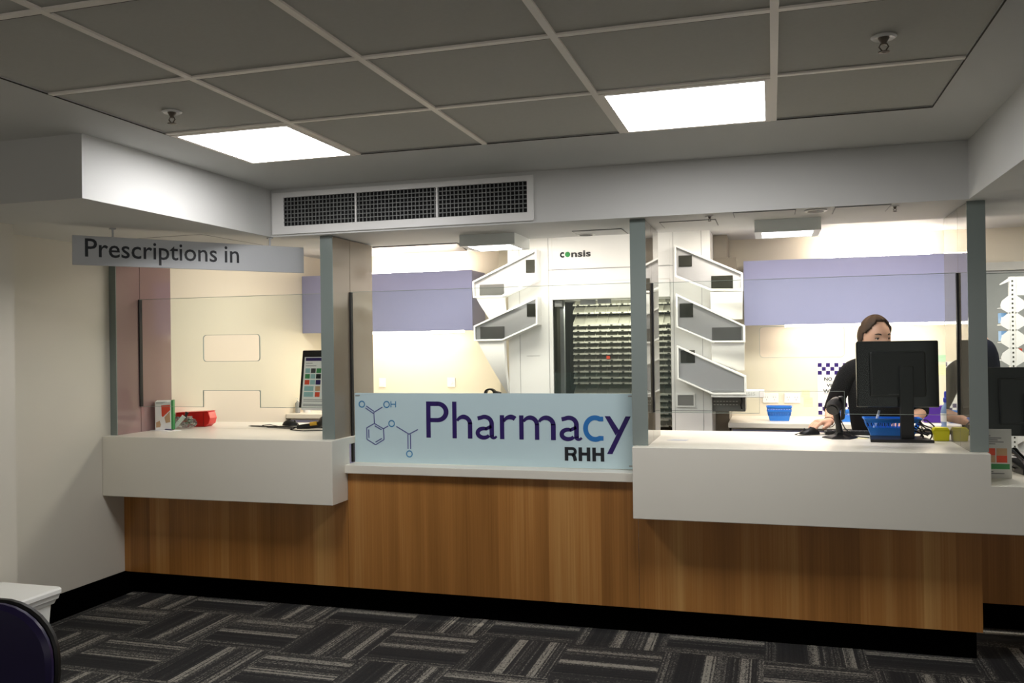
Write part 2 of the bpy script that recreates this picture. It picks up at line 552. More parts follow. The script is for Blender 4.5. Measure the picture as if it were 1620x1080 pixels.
def downlight(x, y, label):
    t = thing('downlight', label, 'downlight', (x, y, ZH), group='round downlights over the counter')
    MB().lathe([(0.048, 0.0), (0.052, -0.003), (0.05, -0.006), (0.038, -0.007), (0.036, -0.002)], (x, y, ZH), 28).build('trim_ring', M['white_metal'], t, smooth=True)
    MB().lathe([(0.001, -0.0065), (0.037, -0.0075), (0.037, -0.0085), (0.001, -0.0085)], (x, y, ZH), 24).build('lens', M['dgrey'], t)
downlight(-0.985, 4.80, 'round recessed downlight left of the middle column')
downlight(0.204, 4.345, 'round recessed downlight over the clerk station')

def box_light(x0, x1, y0, y1, label):
    t = thing('ceiling_box_light', label, 'light', ((x0 + x1) / 2, (y0 + y1) / 2, ZH), group='square box lights behind the glass')
    mb = MB()
    zb = ZH - 0.062
    mb.box(x0, x1, y0, y1, zb + 0.006, ZH)
    w = 0.035
    mb.ring([(x0, y0), (x1, y0), (x1, y1), (x0, y1)], [(x0 + w, y0 + w), (x1 - w, y0 + w), (x1 - w, y1 - w), (x0 + w, y1 - w)], zb, zb + 0.006, 'Z')
    mb.build('housing', M['silver'], t)
    MB().box(x0 + w, x1 - w, y0 + w, y1 - w, zb + 0.002, zb + 0.0058).build('diffuser', M['fix_light'], t)
box_light(-1.655, -1.337, 4.58, 4.89, 'silver square box light under the bulkhead right of the grille')
box_light(-0.078, 0.24, 4.59, 4.89, 'silver square box light under the bulkhead above the clerk station')

for (x0, x1, y0, y1, lab) in ((-1.03, -0.76, 4.64, 4.86, 'flush ceiling access panel beside the middle column top'),
                              (-0.54, -0.26, 4.47, 4.70, 'flush ceiling access panel just right of the middle column'),
                              (-0.17, 0.115, 4.275, 4.44, 'flush ceiling access panel in front of the right box light'),
                              (0.285, 0.525, 4.275, 4.50, 'flush ceiling access panel nearest the right column')):
    t = thing('ceiling_access_panel', lab, 'ceiling panel', ((x0 + x1) / 2, (y0 + y1) / 2, ZH), group='flush access panels under the bulkhead')
    MB().ring([(x0, y0), (x1, y0), (x1, y1), (x0, y1)], [(x0 + .004, y0 + .004), (x1 - .004, y0 + .004), (x1 - .004, y1 - .004), (x0 + .004, y1 - .004)], ZH - 0.003, ZH, 'Z').build('rim', M['greyink'], t)
    MB().box(x0 + .004, x1 - .004, y0 + .004, y1 - .004, ZH - 0.004, ZH).build('lid', M['plaster'], t)

tag(MB().prism([(-2.92, 6.12), (-2.23, 6.12), (-2.33, 6.62), (-2.90, 6.62)], ZI - 0.012, ZI, 'Z').build('dark_ceiling_panel', M['dgrey']),
    'dark grey flat panel on the staff ceiling left of the box light', 'ceiling panel')

# air grille on the bulkhead
t = thing('air_grille', 'wide white framed air grille with square mesh on the bulkhead', 'vent', (-1.88, YB, ZH + 0.02))
x0, x1, z0, z1 = -2.628, -1.138, 2.095, 2.325
gx0, gx1, gz0, gz1 = -2.555, -1.172, 2.140, 2.296
MB().ring([(x0, z0), (x1, z0), (x1, z1), (x0, z1)], [(gx0, gz0), (gx1, gz0), (gx1, gz1), (gx0, gz1)], YB - 0.012, YB, 'Y').build('frame', M['white_metal'], t, bevel=0.003)
MB().box(gx0, gx1, YB - 0.0015, YB - 0.0005, gz0, gz1).build('backing', M['vent_back'], t)
mb = MB()
nx, nz = 64, 7
for i in range(1, nx):
    x = gx0 + (gx1 - gx0) * i / nx
    mb.box(x - 0.0022, x + 0.0022, YB - 0.009, YB - 0.002, gz0, gz1)
for k in range(1, nz):
    z = gz0 + (gz1 - gz0) * k / nz
    mb.box(gx0, gx1, YB - 0.0095, YB - 0.0025, z - 0.0022, z + 0.0022)
mb.build('mesh_grid', M['vent'], t)
for x in (-2.12, -1.656):
    MB().box(x - 0.005, x + 0.005, YB - 0.0125, YB - 0.002, gz0, gz1).build('divider', M['white_metal'], t)

# hanging sign
S0, S1 = Vector((-3.2745, 3.499)), Vector((-2.538, 4.426))
du = (S1 - S0).normalized()
rz = math.atan2(du.y, du.x)
Ls = (S1 - S0).length
t = thing('hanging_sign', 'silver hanging sign with black lettering on the left', 'sign', (S0.x, S0.y, 1.895), rz)
MB().box(0, Ls, -0.006, 0.006, 0, 0.145).build('sign_panel', M['sign_alu'], t, world=False, bevel=0.002)
MW = XF[t.name]
ux = MW.to_3x3() @ Vector((1, 0, 0))
text('Prescriptions', MW @ Vector((0.056, -0.0062, 0.043)), ux, (0, 0, 1), 0.642, 0.089, 'lettering', M['ink'], t, bold=0.008, lift=0.0006)
text('in', MW @ Vector((0.738, -0.0062, 0.043)), ux, (0, 0, 1), 0.078, 0.086, 'lettering', M['ink'], t, bold=0.008, lift=0.0006)
for s in (0.184, 0.99):
    mb = MB()
    mb.box(s - 0.013, s + 0.013, -0.012, 0.012, 0.184, 0.19)
    mb.box(s - 0.004, s + 0.004, -0.003, 0.003, 0.14, 0.185)
    mb.build('hanger', M['alu'], t, world=False)
for (a, b) in (((0.30, 0.0, 0.145), (0.62, 0.0, 0.186)), ((0.62, 0.0, 0.186), (0.95, 0.0, 0.147))):
    MB().tube([a, b], 0.0009, 5).build('suspension_wire', M['greyink'], t, world=False)

# ------------------------------------------------------------------ counter
ZT, ZBX = 0.970, 0.622
XS, XE = -0.6595, 0.8986
t = thing('service_counter', 'timber veneer counter front standing on a black kickboard', 'counter', (-1.4, YF, 0))
for (a, b, zt) in ((XP + 0.001, -2.277, ZBX - 0.001), (-2.275, XS - 0.001, 0.775), (XS + 0.001, XE, ZBX - 0.001)):
    MB().box(a, b, YF, YF + 0.02, 0.138, zt).build('veneer_panel', M['wood'], t)
MB().box(XE - 0.02, XE, YF + 0.021, 4.9, 0.138, 0.62).build('end_panel', M['wood'], t)
MB().box(XP, XE - 0.015, YF + 0.06, YF + 0.08, 0, 0.14).build('kickboard', M['black'], t)
t = thing('recessed_counter', 'dark recessed timber panel under the low right counter', 'counter', (1.7, 4.92, 0))
MB().box(XE + 0.001, 3.2, 4.92, 4.94, 0.138, 0.785).build('veneer_panel', M['wood'], t)
MB().box(XE + 0.001, 3.2, 4.97, 4.99, 0, 0.14).build('kickboard', M['black'], t)

YBX, YCB = 4.244, 4.815
t = thing('counter_box', 'white deep edged counter slab beneath the hanging sign', 'counter', (-3.0, 4.7, ZBX))
MB().prism([(YBX, ZBX), (YBX, ZT), (YCB, ZT), (YCB, ZT - 0.04), (YF + 0.03, ZT - 0.04), (YF + 0.03, ZBX)], XP + 0.001, -2.277, 'X').build('slab', M['solid'], t, bevel=0.003)
MB().box(XL + 0.001, -2.277, 4.816, 5.25, ZT - 0.04, ZT).build('rear_worktop', M['solid'], t)
t = thing('counter_box', 'white deep edged counter slab stepped down at its right end', 'counter', (0.5, 4.7, ZBX))
YCR = 5.09
MB().prism([(-0.659, ZBX), (3.2, ZBX), (3.2, 0.832), (0.905, 0.832), (0.905, ZT), (-0.659, ZT)], YBX, YBX + 0.025, 'Y').build('fascia', M['solid'], t, bevel=0.003)
MB().prism([(YBX + 0.0252, ZBX), (YBX + 0.0252, ZT), (YCR, ZT), (YCR, ZT - 0.04), (YF + 0.03, ZT - 0.04), (YF + 0.03, ZBX)], -0.659, 0.905, 'X').build('high_slab', M['solid'], t)
MB().prism([(YBX + 0.0252, ZBX), (YBX + 0.0252, 0.832), (YCR, 0.832), (YCR, 0.79), (YF + 0.03, 0.79), (YF + 0.03, ZBX)], 0.9055, 3.2, 'X').build('low_slab', M['solid'], t)
tag(MB().box(-2.277, -0.6595, 4.385, 4.62, 0.776, 0.822).build('sign_ledge', M['solid'], bevel=0.003), 'white narrow ledge carrying the blue sign between the slabs', 'ledge')

# columns
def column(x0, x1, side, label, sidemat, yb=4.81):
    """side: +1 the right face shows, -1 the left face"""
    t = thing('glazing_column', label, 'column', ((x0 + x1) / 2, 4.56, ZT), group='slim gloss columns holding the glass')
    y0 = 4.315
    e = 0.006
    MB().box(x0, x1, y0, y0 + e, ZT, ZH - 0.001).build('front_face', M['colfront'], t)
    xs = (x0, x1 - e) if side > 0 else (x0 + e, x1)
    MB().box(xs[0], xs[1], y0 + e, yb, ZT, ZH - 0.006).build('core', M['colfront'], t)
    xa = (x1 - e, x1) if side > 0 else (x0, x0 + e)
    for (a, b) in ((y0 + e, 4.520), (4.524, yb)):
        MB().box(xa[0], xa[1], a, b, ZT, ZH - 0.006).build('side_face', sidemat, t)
column(-3.774, -3.728, 1, 'gloss column with painted pink reflection standing against the left wall', M['col_pink_refl'])
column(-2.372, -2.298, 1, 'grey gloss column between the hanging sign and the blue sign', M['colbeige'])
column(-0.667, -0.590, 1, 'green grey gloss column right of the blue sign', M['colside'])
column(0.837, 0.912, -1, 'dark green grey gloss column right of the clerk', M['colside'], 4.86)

# glass screens
def cut_plate(outer, hole, ya, yb):
    polys = [[Vector((q[0], q[1], 0)) for q in outer], [Vector((q[0], q[1], 0)) for q in hole]]
    flatp = polys[0] + polys[1]
    tris = tessellate_polygon(polys)
    n = len(flatp)
    vs = [(q.x, ya, q.y) for q in flatp] + [(q.x, yb, q.y) for q in flatp]
    fs = [tuple(tr) for tr in tris] + [tuple(k + n for k in tr)[::-1] for tr in tris]
    for a, m in ((0, len(outer)), (len(outer), len(hole))):
        fs += [(a + k, a + (k + 1) % m, n + a + (k + 1) % m, n + a + k) for k in range(m)]
    return MB().add(vs, fs)
def pane(name, label, x0, x1, z0, z1, slot=None, notch=None, seals=(True, True), zs=None):
    t = thing(name, label, 'glass', ((x0 + x1) / 2, 4.522, z0), group='clear glass screens between the columns')
    ya, yb = 4.518, 4.526
    if slot:
        sx0, sx1, sz0, sz1 = slot
        nx0, nx1, nz1 = notch
        r = 0.012
        outer = [(x0, z0), (nx0, z0), (nx0, nz1 - r), (nx0 + r * .3, nz1 - r * .3), (nx0 + r, nz1), (nx1 - r, nz1), (nx1 - r * .3, nz1 - r * .3), (nx1, nz1 - r), (nx1, z0), (x1, z0), (x1, z1), (x0, z1)]
        hole = rrect(sx0, sx1, sz0, sz1, 0.02, 4)
        mb = cut_plate(outer, hole, ya, yb)
    else:
        mb = MB().box(x0, x1, ya, yb, z0, z1)
    mb.build('pane', M['glass'], t)
    ed = MB()
    ed.box(x0, x1, ya, yb, z1, z1 + 0.0018)
    if slot:
        ed.box(x0, nx0, ya, yb, z0 - 0.0018, z0)
        ed.box(nx1, x1, ya, yb, z0 - 0.0018, z0)
        ed.box(nx0, nx1, ya, yb, nz1 - 0.0016, nz1)
        ed.box(nx0 - 0.0016, nx0, ya, yb, z0, nz1)
        ed.box(nx1, nx1 + 0.0016, ya, yb, z0, nz1)
        ed.ring(rrect(sx0 - .0001, sx1 + .0001, sz0 - .0001, sz1 + .0001, 0.02), rrect(sx0 + 0.0018, sx1 - .0018, sz0 + .0018, sz1 - .0018, 0.018), ya, yb, 'Y')
    ed.build('polished_edge', M['glass_edge'], t)
    if seals[0]:
        MB().box(x0 - 0.002, x0 + 0.007, ya - 0.009, yb + 0.009, zs if zs else z0, z1).build('edge_seal', M['rubber'], t)
    if seals[1]:
        MB().box(x1 - 0.007, x1 + 0.002, ya - 0.009, yb + 0.009, zs if zs else z0, z1).build('edge_seal', M['rubber'], t)
pane('glass_screen', 'clear glass screen with two cutouts under the hanging sign', -3.7275, -2.375, 1.127, 1.782, (-3.275, -2.888, 1.398, 1.557), (-3.278, -2.890, 1.226))
pane('glass_screen', 'clear glass screen rising behind the blue sign', -2.296, -0.670, 0.822, 1.784)
pane('glass_screen', 'clear glass screen with two cutouts in front of the clerk', -0.588, 0.835, 1.118, 1.780, (-0.061, 0.335, 1.392, 1.546), (-0.064, 0.33, 1.228))
pane('glass_screen', 'clear glass screen right of the dark green column', 0.914, 3.0, 0.95, 1.772, seals=(False, False))

# ------------------------------------------------------------------ the blue sign
t = thing('pharmacy_sign', 'pale blue sign board with large purple lettering and molecule', 'sign', (-1.48, 4.50, 0.822))
YS = 4.5
film = MB().box(-2.268, -0.686, YS, YS + 0.006, 0.824, 1.214).build('sign_panel', M['film'], t)
for (x, z) in ((-2.262, 1.198), (-0.715, 1.198), (-0.715, 0.838)):
    MB().box(x, x + 0.028, YS - 0.003, YS, z, z + 0.006).build('clip', M['grey'], t)
YL = YS - 0.0012
def flat(mb, polys):
    for poly in polys:
        mb.add([(p[0], YL, p[1]) for p in poly], [tuple(range(len(poly)))])
def ribbon(mb, pts, w, wend=None):
    """flat stroke following pts in the sign plane"""
    pts = [Vector(p) for p in pts]
    n = len(pts)
    Lp, Rp = [], []
    for i, p in enumerate(pts):
        if i == 0: t_ = pts[1] - pts[0]
        elif i == n - 1: t_ = pts[-1] - pts[-2]
        else: t_ = (pts[i + 1] - pts[i]).normalized() + (pts[i] - pts[i - 1]).normalized()
        t_.normalize()
        nr = Vector((-t_.y, t_.x))
        ww = w[i] if isinstance(w, (list, tuple)) else w
        Lp.append(p + nr * ww / 2); Rp.append(p - nr * ww / 2)
    for i in range(n - 1):
        flat(mb, [[Lp[i], Lp[i + 1], Rp[i + 1], Rp[i]]])
def arc(cx, cz, rx, rz_, a0, a1, n=20):
    return [(cx + rx * math.cos(math.radians(a0 + (a1 - a0) * k / n)), cz + rz_ * math.sin(math.radians(a0 + (a1 - a0) * k / n))) for k in range(n + 1)]
def rect(x0, x1, z0, z1):
    return [(x0, z0), (x1, z0), (x1, z1), (x0, z1)]
BL, XH, CP = 0.968, 1.097, 1.168
SW = 0.0255
def letter_mesh():
    out = []
    mb = MB(); out.append(mb)
    # P
    flat(mb, [rect(-1.834, -1.808, 0.969, CP), rect(-1.81, -1.765, CP - 0.0245, CP), rect(-1.81, -1.765, 1.0545, 1.0775)])
    ribbon(mb, arc(-1.768, 1.1113, 0.0515, 0.0451, -90, 90, 22), [0.023 + 0.005 * math.sin(PI * k / 22) for k in range(23)])
    mb = MB(); out.append(mb)
    # h
    flat(mb, [rect(-1.681, -1.656, BL, CP), rect(-1.592, -1.566, BL, 1.055)])
    ribbon(mb, arc(-1.6175, 1.047, 0.0385, 0.0385, 155, 0, 18), [0.014 + 0.011 * min(1, k / 8) for k in range(19)])
    # a (twice)
    for ox in (0.0, 0.4665):
        a = -1.547 + ox
        mb = MB(); out.append(mb)
        ribbon(mb, [(a + 0.012, XH - 0.019)] + arc(a + 0.051, 1.050, 0.0405, 0.0368, 118, 0, 16), [0.022] + [0.022 + 0.003 * k / 16 for k in range(17)])
        flat(mb, [rect(a + 0.0788, a + 0.1040, 0.983, 1.051)])
        ribbon(mb, arc(a + 0.046, 0.9995, 0.0345, 0.0250, 62, 330, 22), [0.018 + 0.006 * math.sin(PI * k / 22) for k in range(23)])
        ribbon(mb, [(a + 0.056, 1.0205), (a + 0.070, 1.0275), (a + 0.090, 1.037)], [0.017, 0.018, 0.018])
        ribbon(mb, arc(a + 0.1045, 0.9865, 0.0135, 0.0125, 178, 300, 10) + [(a + 0.119, 0.983)], [0.025 - 0.013 * k / 11 for k in range(12)])
    mb = MB(); out.append(mb)
    # r
    flat(mb, [rect(-1.409, -1.385, BL, XH)])
    ribbon(mb, arc(-1.350, 1.049, 0.0395, 0.0385, 160, 48, 14), [0.013 + 0.013 * min(1, k / 9) for k in range(15)])
    mb = MB(); out.append(mb)
    # m
    flat(mb, [rect(-1.301, -1.277, BL, XH), rect(-1.215, -1.191, BL, 1.052), rect(-1.127, -1.101, BL, 1.052)])
    ribbon(mb, arc(-1.2415, 1.047, 0.0385, 0.0385, 155, 0, 18), [0.014 + 0.010 * min(1, k / 8) for k in range(19)])
    ribbon(mb, arc(-1.1545, 1.047, 0.0405, 0.0385, 155, 0, 18), [0.014 + 0.011 * min(1, k / 8) for k in range(19)])
    mb = MB(); out.append(mb)
    # y
    flat(mb, [[(-0.839, XH), (-0.811, XH), (-0.764, 1.0245), (-0.783, 0.9975)], [(-0.730, XH), (-0.703, XH), (-0.801, 0.901), (-0.829, 0.901)]])
    return out
for mb in letter_mesh():
    mb.build('purple_letter', M['purple'], t)
mb = MB()
ribbon(mb, [(-0.8465, 1.0825)] + arc(-0.890, 1.032, 0.0510, 0.0565, 62, 298, 28) + [(-0.8465, 0.9815)], [0.024] + [0.0255] * 29 + [0.024])
mb.build('blue_letter', M['blueprint'], t)
mb = MB()
z0, z1 = 0.861, 0.933
for x in (-0.980, -0.9065):
    mb = MB()
    flat(mb, [rect(x, x + 0.019, z0, z1), rect(x + 0.044, x + 0.0625, z0, z1), rect(x + 0.018, x + 0.045, 0.890, 0.906)])
    mb.build('black_letter', M['ink'], t)
mb = MB()
flat(mb, [rect(-1.054, -1.035, z0, z1), rect(-1.036, -1.010, z1 - 0.015, z1), rect(-1.036, -1.010, 0.888, 0.902)])
ribbon(mb, arc(-1.012, 0.9105, 0.0145, 0.0150, -90, 90, 12), 0.0155)
ribbon(mb, [(-1.014, 0.893), (-1.0035, 0.886), (-1.000, 0.874), (-0.997, 0.861)], [0.014, 0.019, 0.019, 0.019])
mb.build('black_letter', M['ink'], t)
lw = 0.0058
for seg in (((-2.196, 1.141), (-2.149, 1.111)), ((-2.201, 1.130), (-2.152, 1.099)), ((-2.150, 1.105), (-2.097, 1.135)), ((-2.149, 1.107), (-2.147, 1.043)),
            ((-2.147, 1.043), (-2.092, 1.014)), ((-2.092, 1.014), (-2.089, 0.954)), ((-2.089, 0.954), (-2.141, 0.924)), ((-2.141, 0.924), (-2.194, 0.953)), ((-2.194, 0.953), (-2.195, 1.018)), ((-2.195, 1.018), (-2.147, 1.043)),
            ((-2.145, 1.030), (-2.103, 1.008)), ((-2.102, 0.960), (-2.142, 0.938)), ((-2.181, 0.961), (-2.182, 1.009)),
            ((-2.092, 1.014), (-2.063, 1.030)), ((-2.013, 1.028), (-1.937, 0.986)), ((-1.938, 0.986), (-1.884, 1.013)),
            ((-1.9445, 0.986), (-1.9445, 0.904)), ((-1.929, 0.986), (-1.929, 0.904))):
    mb = MB()
    ribbon(mb, seg, lw)
    mb.build('bond_line', M['molline'], t)
for (x, z) in ((-2.223, 1.151), (-2.071, 1.150), (-2.042, 1.044), (-1.937, 0.877)):
    mb = MB()
    ribbon(mb, arc(x, z, 0.0168, 0.0168, 0, 360, 26), 0.0062)
    mb.build('atom_letter', M['atom'], t)
mb = MB()
flat(mb, [rect(-2.047, -2.0415, 1.134, 1.168), rect(-2.019, -2.0135, 1.134, 1.168), rect(-2.042, -2.018, 1.1485, 1.1545)])
mb.build('atom_letter', M['atom'], t)

# ------------------------------------------------------------------ staff area fittings
def cupboard(x0, x1, z0, z1, doors, label):
    t = thing('wall_cupboard', label, 'cupboard', ((x0 + x1) / 2, 6.66, z0), group='lavender wall cupboards')
    MB().box(x0, x1, 6.52, YBACK - 0.001, z0, z1).build('carcass', M['lav'], t)
    w = (x1 - x0) / doors
    for k in range(doors):
        MB().box(x0 + w * k + 0.001, x0 + w * (k + 1) - 0.001, 6.5, 6.519, z0 - 0.004, z1 + 0.004).build('door', M['lav'], t)
    MB().box(x0 + 0.28, x1 - 0.12, 6.60, 6.64, z0 - 0.018, z0).build('underlight', M['strip_light'], t)
    MB().box(x0 + 0.55, x1 - 0.18, 6.64, 6.67, z1 + 0.004, z1 + 0.02).build('uplight', M['strip_up'], t)
cupboard(XL + 0.002, -2.248, 1.596, 2.062, 1, 'lavender wall cupboard behind the blue sign on the left')
cupboard(-0.190, 1.25, 1.592, 2.045, 1, 'lavender wall cupboard above the clerk on the right')

def bench(x0, x1, y0, z, label):
    t = thing('rear_bench', label, 'bench', ((x0 + x1) / 2, 6.5, 0), group='white rear benches along the back wall')
    MB().box(x0, x1, y0, YBACK - 0.002, z - 0.036, z).build('worktop', M['solid'], t, bevel=0.004)
    MB().box(x0 + 0.02, x1 - 0.02, y0 + 0.05, YBACK - 0.004, 0.1, z - 0.036).build('carcass', M['solid'], t)
    n = max(2, round((x1 - x0) / 0.5))
    w = (x1 - x0 - 0.06) / n
    for k in range(n):
        MB().box(x0 + 0.03 + w * k, x0 + 0.03 + w * (k + 1) - 0.003, y0 + 0.03, y0 + 0.049, 0.12, z - 0.05).build('door', M['lav'], t)
    MB().box(x0 + 0.02, x1 - 0.02, y0 + 0.09, y0 + 0.11, 0, 0.1).build('kickboard', M['black'], t)
bench(XL + 0.002, -2.012, 6.22, 0.945, 'white rear bench under the left lavender cupboard')
bench(-0.298, 1.34, 6.20, 0.918, 'white rear bench with lavender doors behind the clerk')

def outlet(x, z, w, h, label, name='power_outlet', m='white', cat='power outlet', pins=True):
    t = thing(name, label, cat, (x, YBACK, z), group='wall fittings on the back wall')
    MB().box(x - w / 2, x + w / 2, YBACK - 0.01, YBACK - 0.0005, z - h / 2, z + h / 2).build('cover_plate', M[m], t, bevel=0.003)
    if pins:
        for k in (-1, 1):
            mb = MB()
            cx = x + k * w * 0.25
            for (a, b) in ((-0.008, 0.006), (0.008, 0.006), (0, -0.012)):
                mb.box(cx + a - 0.0014, cx + a + 0.0014, YBACK - 0.0106, YBACK - 0.0098, z + b - 0.005, z + b + 0.005)
            mb.build('socket', M['greyink'], t)
        for k in (-1, 1):
            MB().box(x + k * w * 0.25 - 0.005, x + k * w * 0.25 + 0.005, YBACK - 0.012, YBACK - 0.0098, z + h * 0.24, z + h * 0.38).build('switch', M['white'], t)
    else:
        MB().lathe([(0.001, 0), (w * 0.22, 0), (w * 0.2, 0.004), (0.001, 0.005)], n=16).xf(Matrix.Translation((x, YBACK - 0.01, z)) @ Matrix.Rotation(PI / 2, 4, 'X')).build('sensor_dial', M['paper'], t)
outlet(-0.018, 1.05, 0.112, 0.072, 'double power outlet above the blue basket stack')
outlet(0.136, 1.05, 0.112, 0.072, 'double power outlet between the basket stack and sticky notes')
outlet(-3.172, 1.168, 0.062, 0.075, 'small white wall box left above the blue sign', 'wall_sensor', 'white', 'wall fitting', False)
outlet(-2.550, 1.170, 0.070, 0.078, 'small white wall box nearer the machine above the blue sign', 'wall_sensor', 'white', 'wall fitting', False)
outlet(-3.60, 1.00, 0.085, 0.07, 'beige wall outlet low beside the left monitor', 'power_outlet', 'wall_in', 'power outlet', True)

def note(name, x, z, w, h, m, label, lines=3):
    t = thing(name, label, 'note', (x, YBACK, z), group='paper notes on the back wall')
    MB().box(x - w / 2, x + w / 2, YBACK - 0.0022, YBACK - 0.0004, z - h / 2, z + h / 2).build('paper', M[m], t)
    mb = MB()
    for k in range(lines):
        zz = z + h * (0.32 - 0.22 * k)
        mb.box(x - w * 0.36, x + w * (0.36 if k % 2 == 0 else 0.1), YBACK - 0.0028, YBACK - 0.0022, zz - h * 0.012, zz + h * 0.012)
    mb.build('handwriting_line', M['fine'], t)
note('sticky_note', 0.232, 1.085, 0.056, 0.05, 'note', 'pale yellow sticky note, upper of the pair')
note('sticky_note', 0.248, 1.022, 0.062, 0.062, 'note', 'pale yellow sticky note, lower of the pair')
note('wall_note', 1.155, 1.335, 0.06, 0.05, 'notegreen', 'pale green note by the right edge of the clerk monitor', 2)
note('wall_note', 1.155, 1.255, 0.055, 0.075, 'note', 'cream note below the green one beside the monitor', 4)

t = thing('wall_notice', 'white notice with purple checker bands behind the clerk', 'notice', (0.55, YBACK, 0.93))
nx0, nx1, nz0, nz1 = 0.316, 0.80, 0.925, 1.312
MB().box(nx0, nx1, YBACK - 0.004, YBACK - 0.0005, nz0, nz1).build('board', M['paper'], t)
q = 0.0288
def checker(ztop, rows):
    mb = MB()
    for r in range(rows):
        k = 0
        while nx0 + q * (k + 1) < nx1:
            if (k + r) % 2 == 0:
                mb.box(nx0 + q * k + 0.002, nx0 + q * (k + 1) + 0.001, YBACK - 0.0048, YBACK - 0.004, ztop - q * (r + 1), ztop - q * r)
            k += 1
    mb.build('checker_band', M['purple'], t)
checker(nz1 - 0.004, 3)
checker(nz0 + 3 * q + 0.004, 3)
for (s, x, z, w, c) in (('NO', 0.362, 1.178, 0.055, 0.026), ('EX', 0.452, 1.178, 0.060, 0.026), ('VERBA', 0.377, 1.134, 0.115, 0.022), ('WILL', 0.352, 1.090, 0.100, 0.026)):
    text(s, (x, YBACK - 0.0042, z), (1, 0, 0), (0, 0, 1), w, c, 'lettering', M['ink'], t, bold=0.035, lift=0.0006)
for (x, z) in ((0.370, 1.168), (0.356, 1.080)):
    MB().box(x, 0.72, YBACK - 0.0047, YBACK - 0.004, z, z + 0.003).build('rule_line', M['ink'], t)

# ------------------------------------------------------------------ dispensing machine
YM = 6.10
t = thing('dispensing_machine', 'tall white automated dispensing machine with glazed tray window', 'machine', (-1.1, 6.4, 0))
mtop = ZI - 0.002
mb = MB()
mb.box(-1.835, -1.502, YM, 6.80, 0, mtop)
mb.build('left_housing', M['white_metal'], t, bevel=0.003)
MB().box(-0.668, -0.397, YM, 6.80, 0, mtop).build('right_housing', M['white_metal'], t, bevel=0.003)
mb = MB().box(-1.502, -0.668, YM + 0.002, 6.80, 1.79, mtop).build('fascia', M['white_metal'], t)
MB().box(-1.50, -0.67, YM - 0.006, YM + 0.002, 1.790, 1.912).build('fascia_strip', M['white_metal'], t, bevel=0.002)
MB().box(-1.502, -0.668, YM + 0.03, 6.80, 0, 0.62).build('lower_panel', M['white_metal'], t)
mb = MB()
for x in (-1.748, -1.5305, -0.646, -0.455):
    mb.box(x - 0.001, x + 0.001, YM - 0.0012, YM + 0.002, 0.62, mtop)
mb.box(-1.53, -0.646, YM - 0.0012, YM + 0.002, 2.003, 2.006)
mb.box(-1.70, -1.60, YM - 0.0012, YM + 0.002, 1.39, 1.392)
mb.box(-0.668, -0.397, YM - 0.0012, YM + 0.002, 1.004, 1.007)
mb.build('panel_seam', M['greyink'], t)
# logo on the fascia
YLG = YM + 0.0012
text('c', (-1.444, YLG, 2.092), (1, 0, 0), (0, 0, 1), 0.031, 0.037, 'logo', M['ink'], t, bold=0.03, lift=0.001)
text('nsis', (-1.362, YLG, 2.092), (1, 0, 0), (0, 0, 1), 0.142, 0.043, 'logo', M['dgrey'], t, bold=0.03, lift=0.001)
MB().lathe([(0.001, 0), (0.014, 0.0005), (0.019, 0.002), (0.014, 0.006), (0.001, 0.008)], n=20).xf(Matrix.Translation((-1.388, YLG, 2.111)) @ Matrix.Rotation(PI / 2, 4, 'X')).build('logo', M['green'], t, smooth=True)
# inside
ib = MB()
ib.box(-1.50, -0.67, 6.62, 6.64, 0.62, 1.79)
ib.box(-1.502, -1.498, YM + 0.02, 6.62, 0.62, 1.79)
ib.box(-0.672, -0.668, YM + 0.02, 6.62, 0.62, 1.79)
ib.build('interior', M['dark'], t)
MB().box(-1.502, -0.668, YM + 0.012, YM + 0.018, 0.62, 1.79).build('window', M['clear'], t)
MB().box(-1.462, -1.434, YM + 0.05, YM + 0.09, 0.62, 1.79).build('guide_rail', M['grey'], t)
MB().box(-1.496, -1.442, YM + 0.03, YM + 0.06, 1.742, 1.784).build('sensor_box', M['white'], t)
MB().box(-1.31, -1.20, YM + 0.04, YM + 0.07, 1.752, 1.786).build('sensor_box', M['white'], t)
MB().box(-1.185, -1.09, YM + 0.04, YM + 0.07, 1.758, 1.786).build('sensor_box', M['white'], t)
rows = [1.755, 1.695, 1.605, 1.563, 1.521, 1.479, 1.437, 1.394, 1.348, 1.305, 1.263, 1.218, 1.178, 1.095, 1.05, 1.005, 0.96, 0.915, 0.87]
for r, z in enumerate(rows):
    mb = MB()
    xa, xb = -1.415, -0.672
    yf, ybk = 6.36, 6.60
    up = rows[r - 1] - z if r else 0.05
    # sloped floor, front lip with teeth, dividers
    rise = up * 0.82
    ybk = yf + 0.05 + up * 0.9
    mb.hexa([(xa, yf, z), (xb, yf, z), (xb, ybk, z + rise), (xa, ybk, z + rise)], [(xa, yf, z + 0.003), (xb, yf, z + 0.003), (xb, ybk, z + rise + 0.003), (xa, ybk, z + rise + 0.003)])
    nd = 9
    gv = MB()
    pitch = (xb - xa) / nd
    for k in range(nd):
        x = xa + pitch * k
        mb.box(x + 0.004, x + pitch * 0.42, yf - 0.004, yf, z - 0.002, z + 0.010)
        mb.box(x + pitch * 0.58, x + pitch - 0.002, yf - 0.004, yf, z - 0.002, z + 0.010)
        gv.box(x + pitch * 0.40, x + pitch * 0.60, yf - 0.006, yf - 0.0045, z - 0.006, z + 0.007)
        hh = min(0.012, up * 0.3)
        off = 0.0 if r % 3 else pitch * 0.2
        mb.prism([(yf + 0.012, z + 0.002), (yf + 0.016, z + 0.010 + hh), (ybk - 0.01, z + rise + hh), (ybk - 0.01, z + rise - 0.006)], x + off, x + off + 0.003, 'X')
    tr = mb.build('tray', M['tray'], t)
    gv.build('groove', M['dark'], tr)
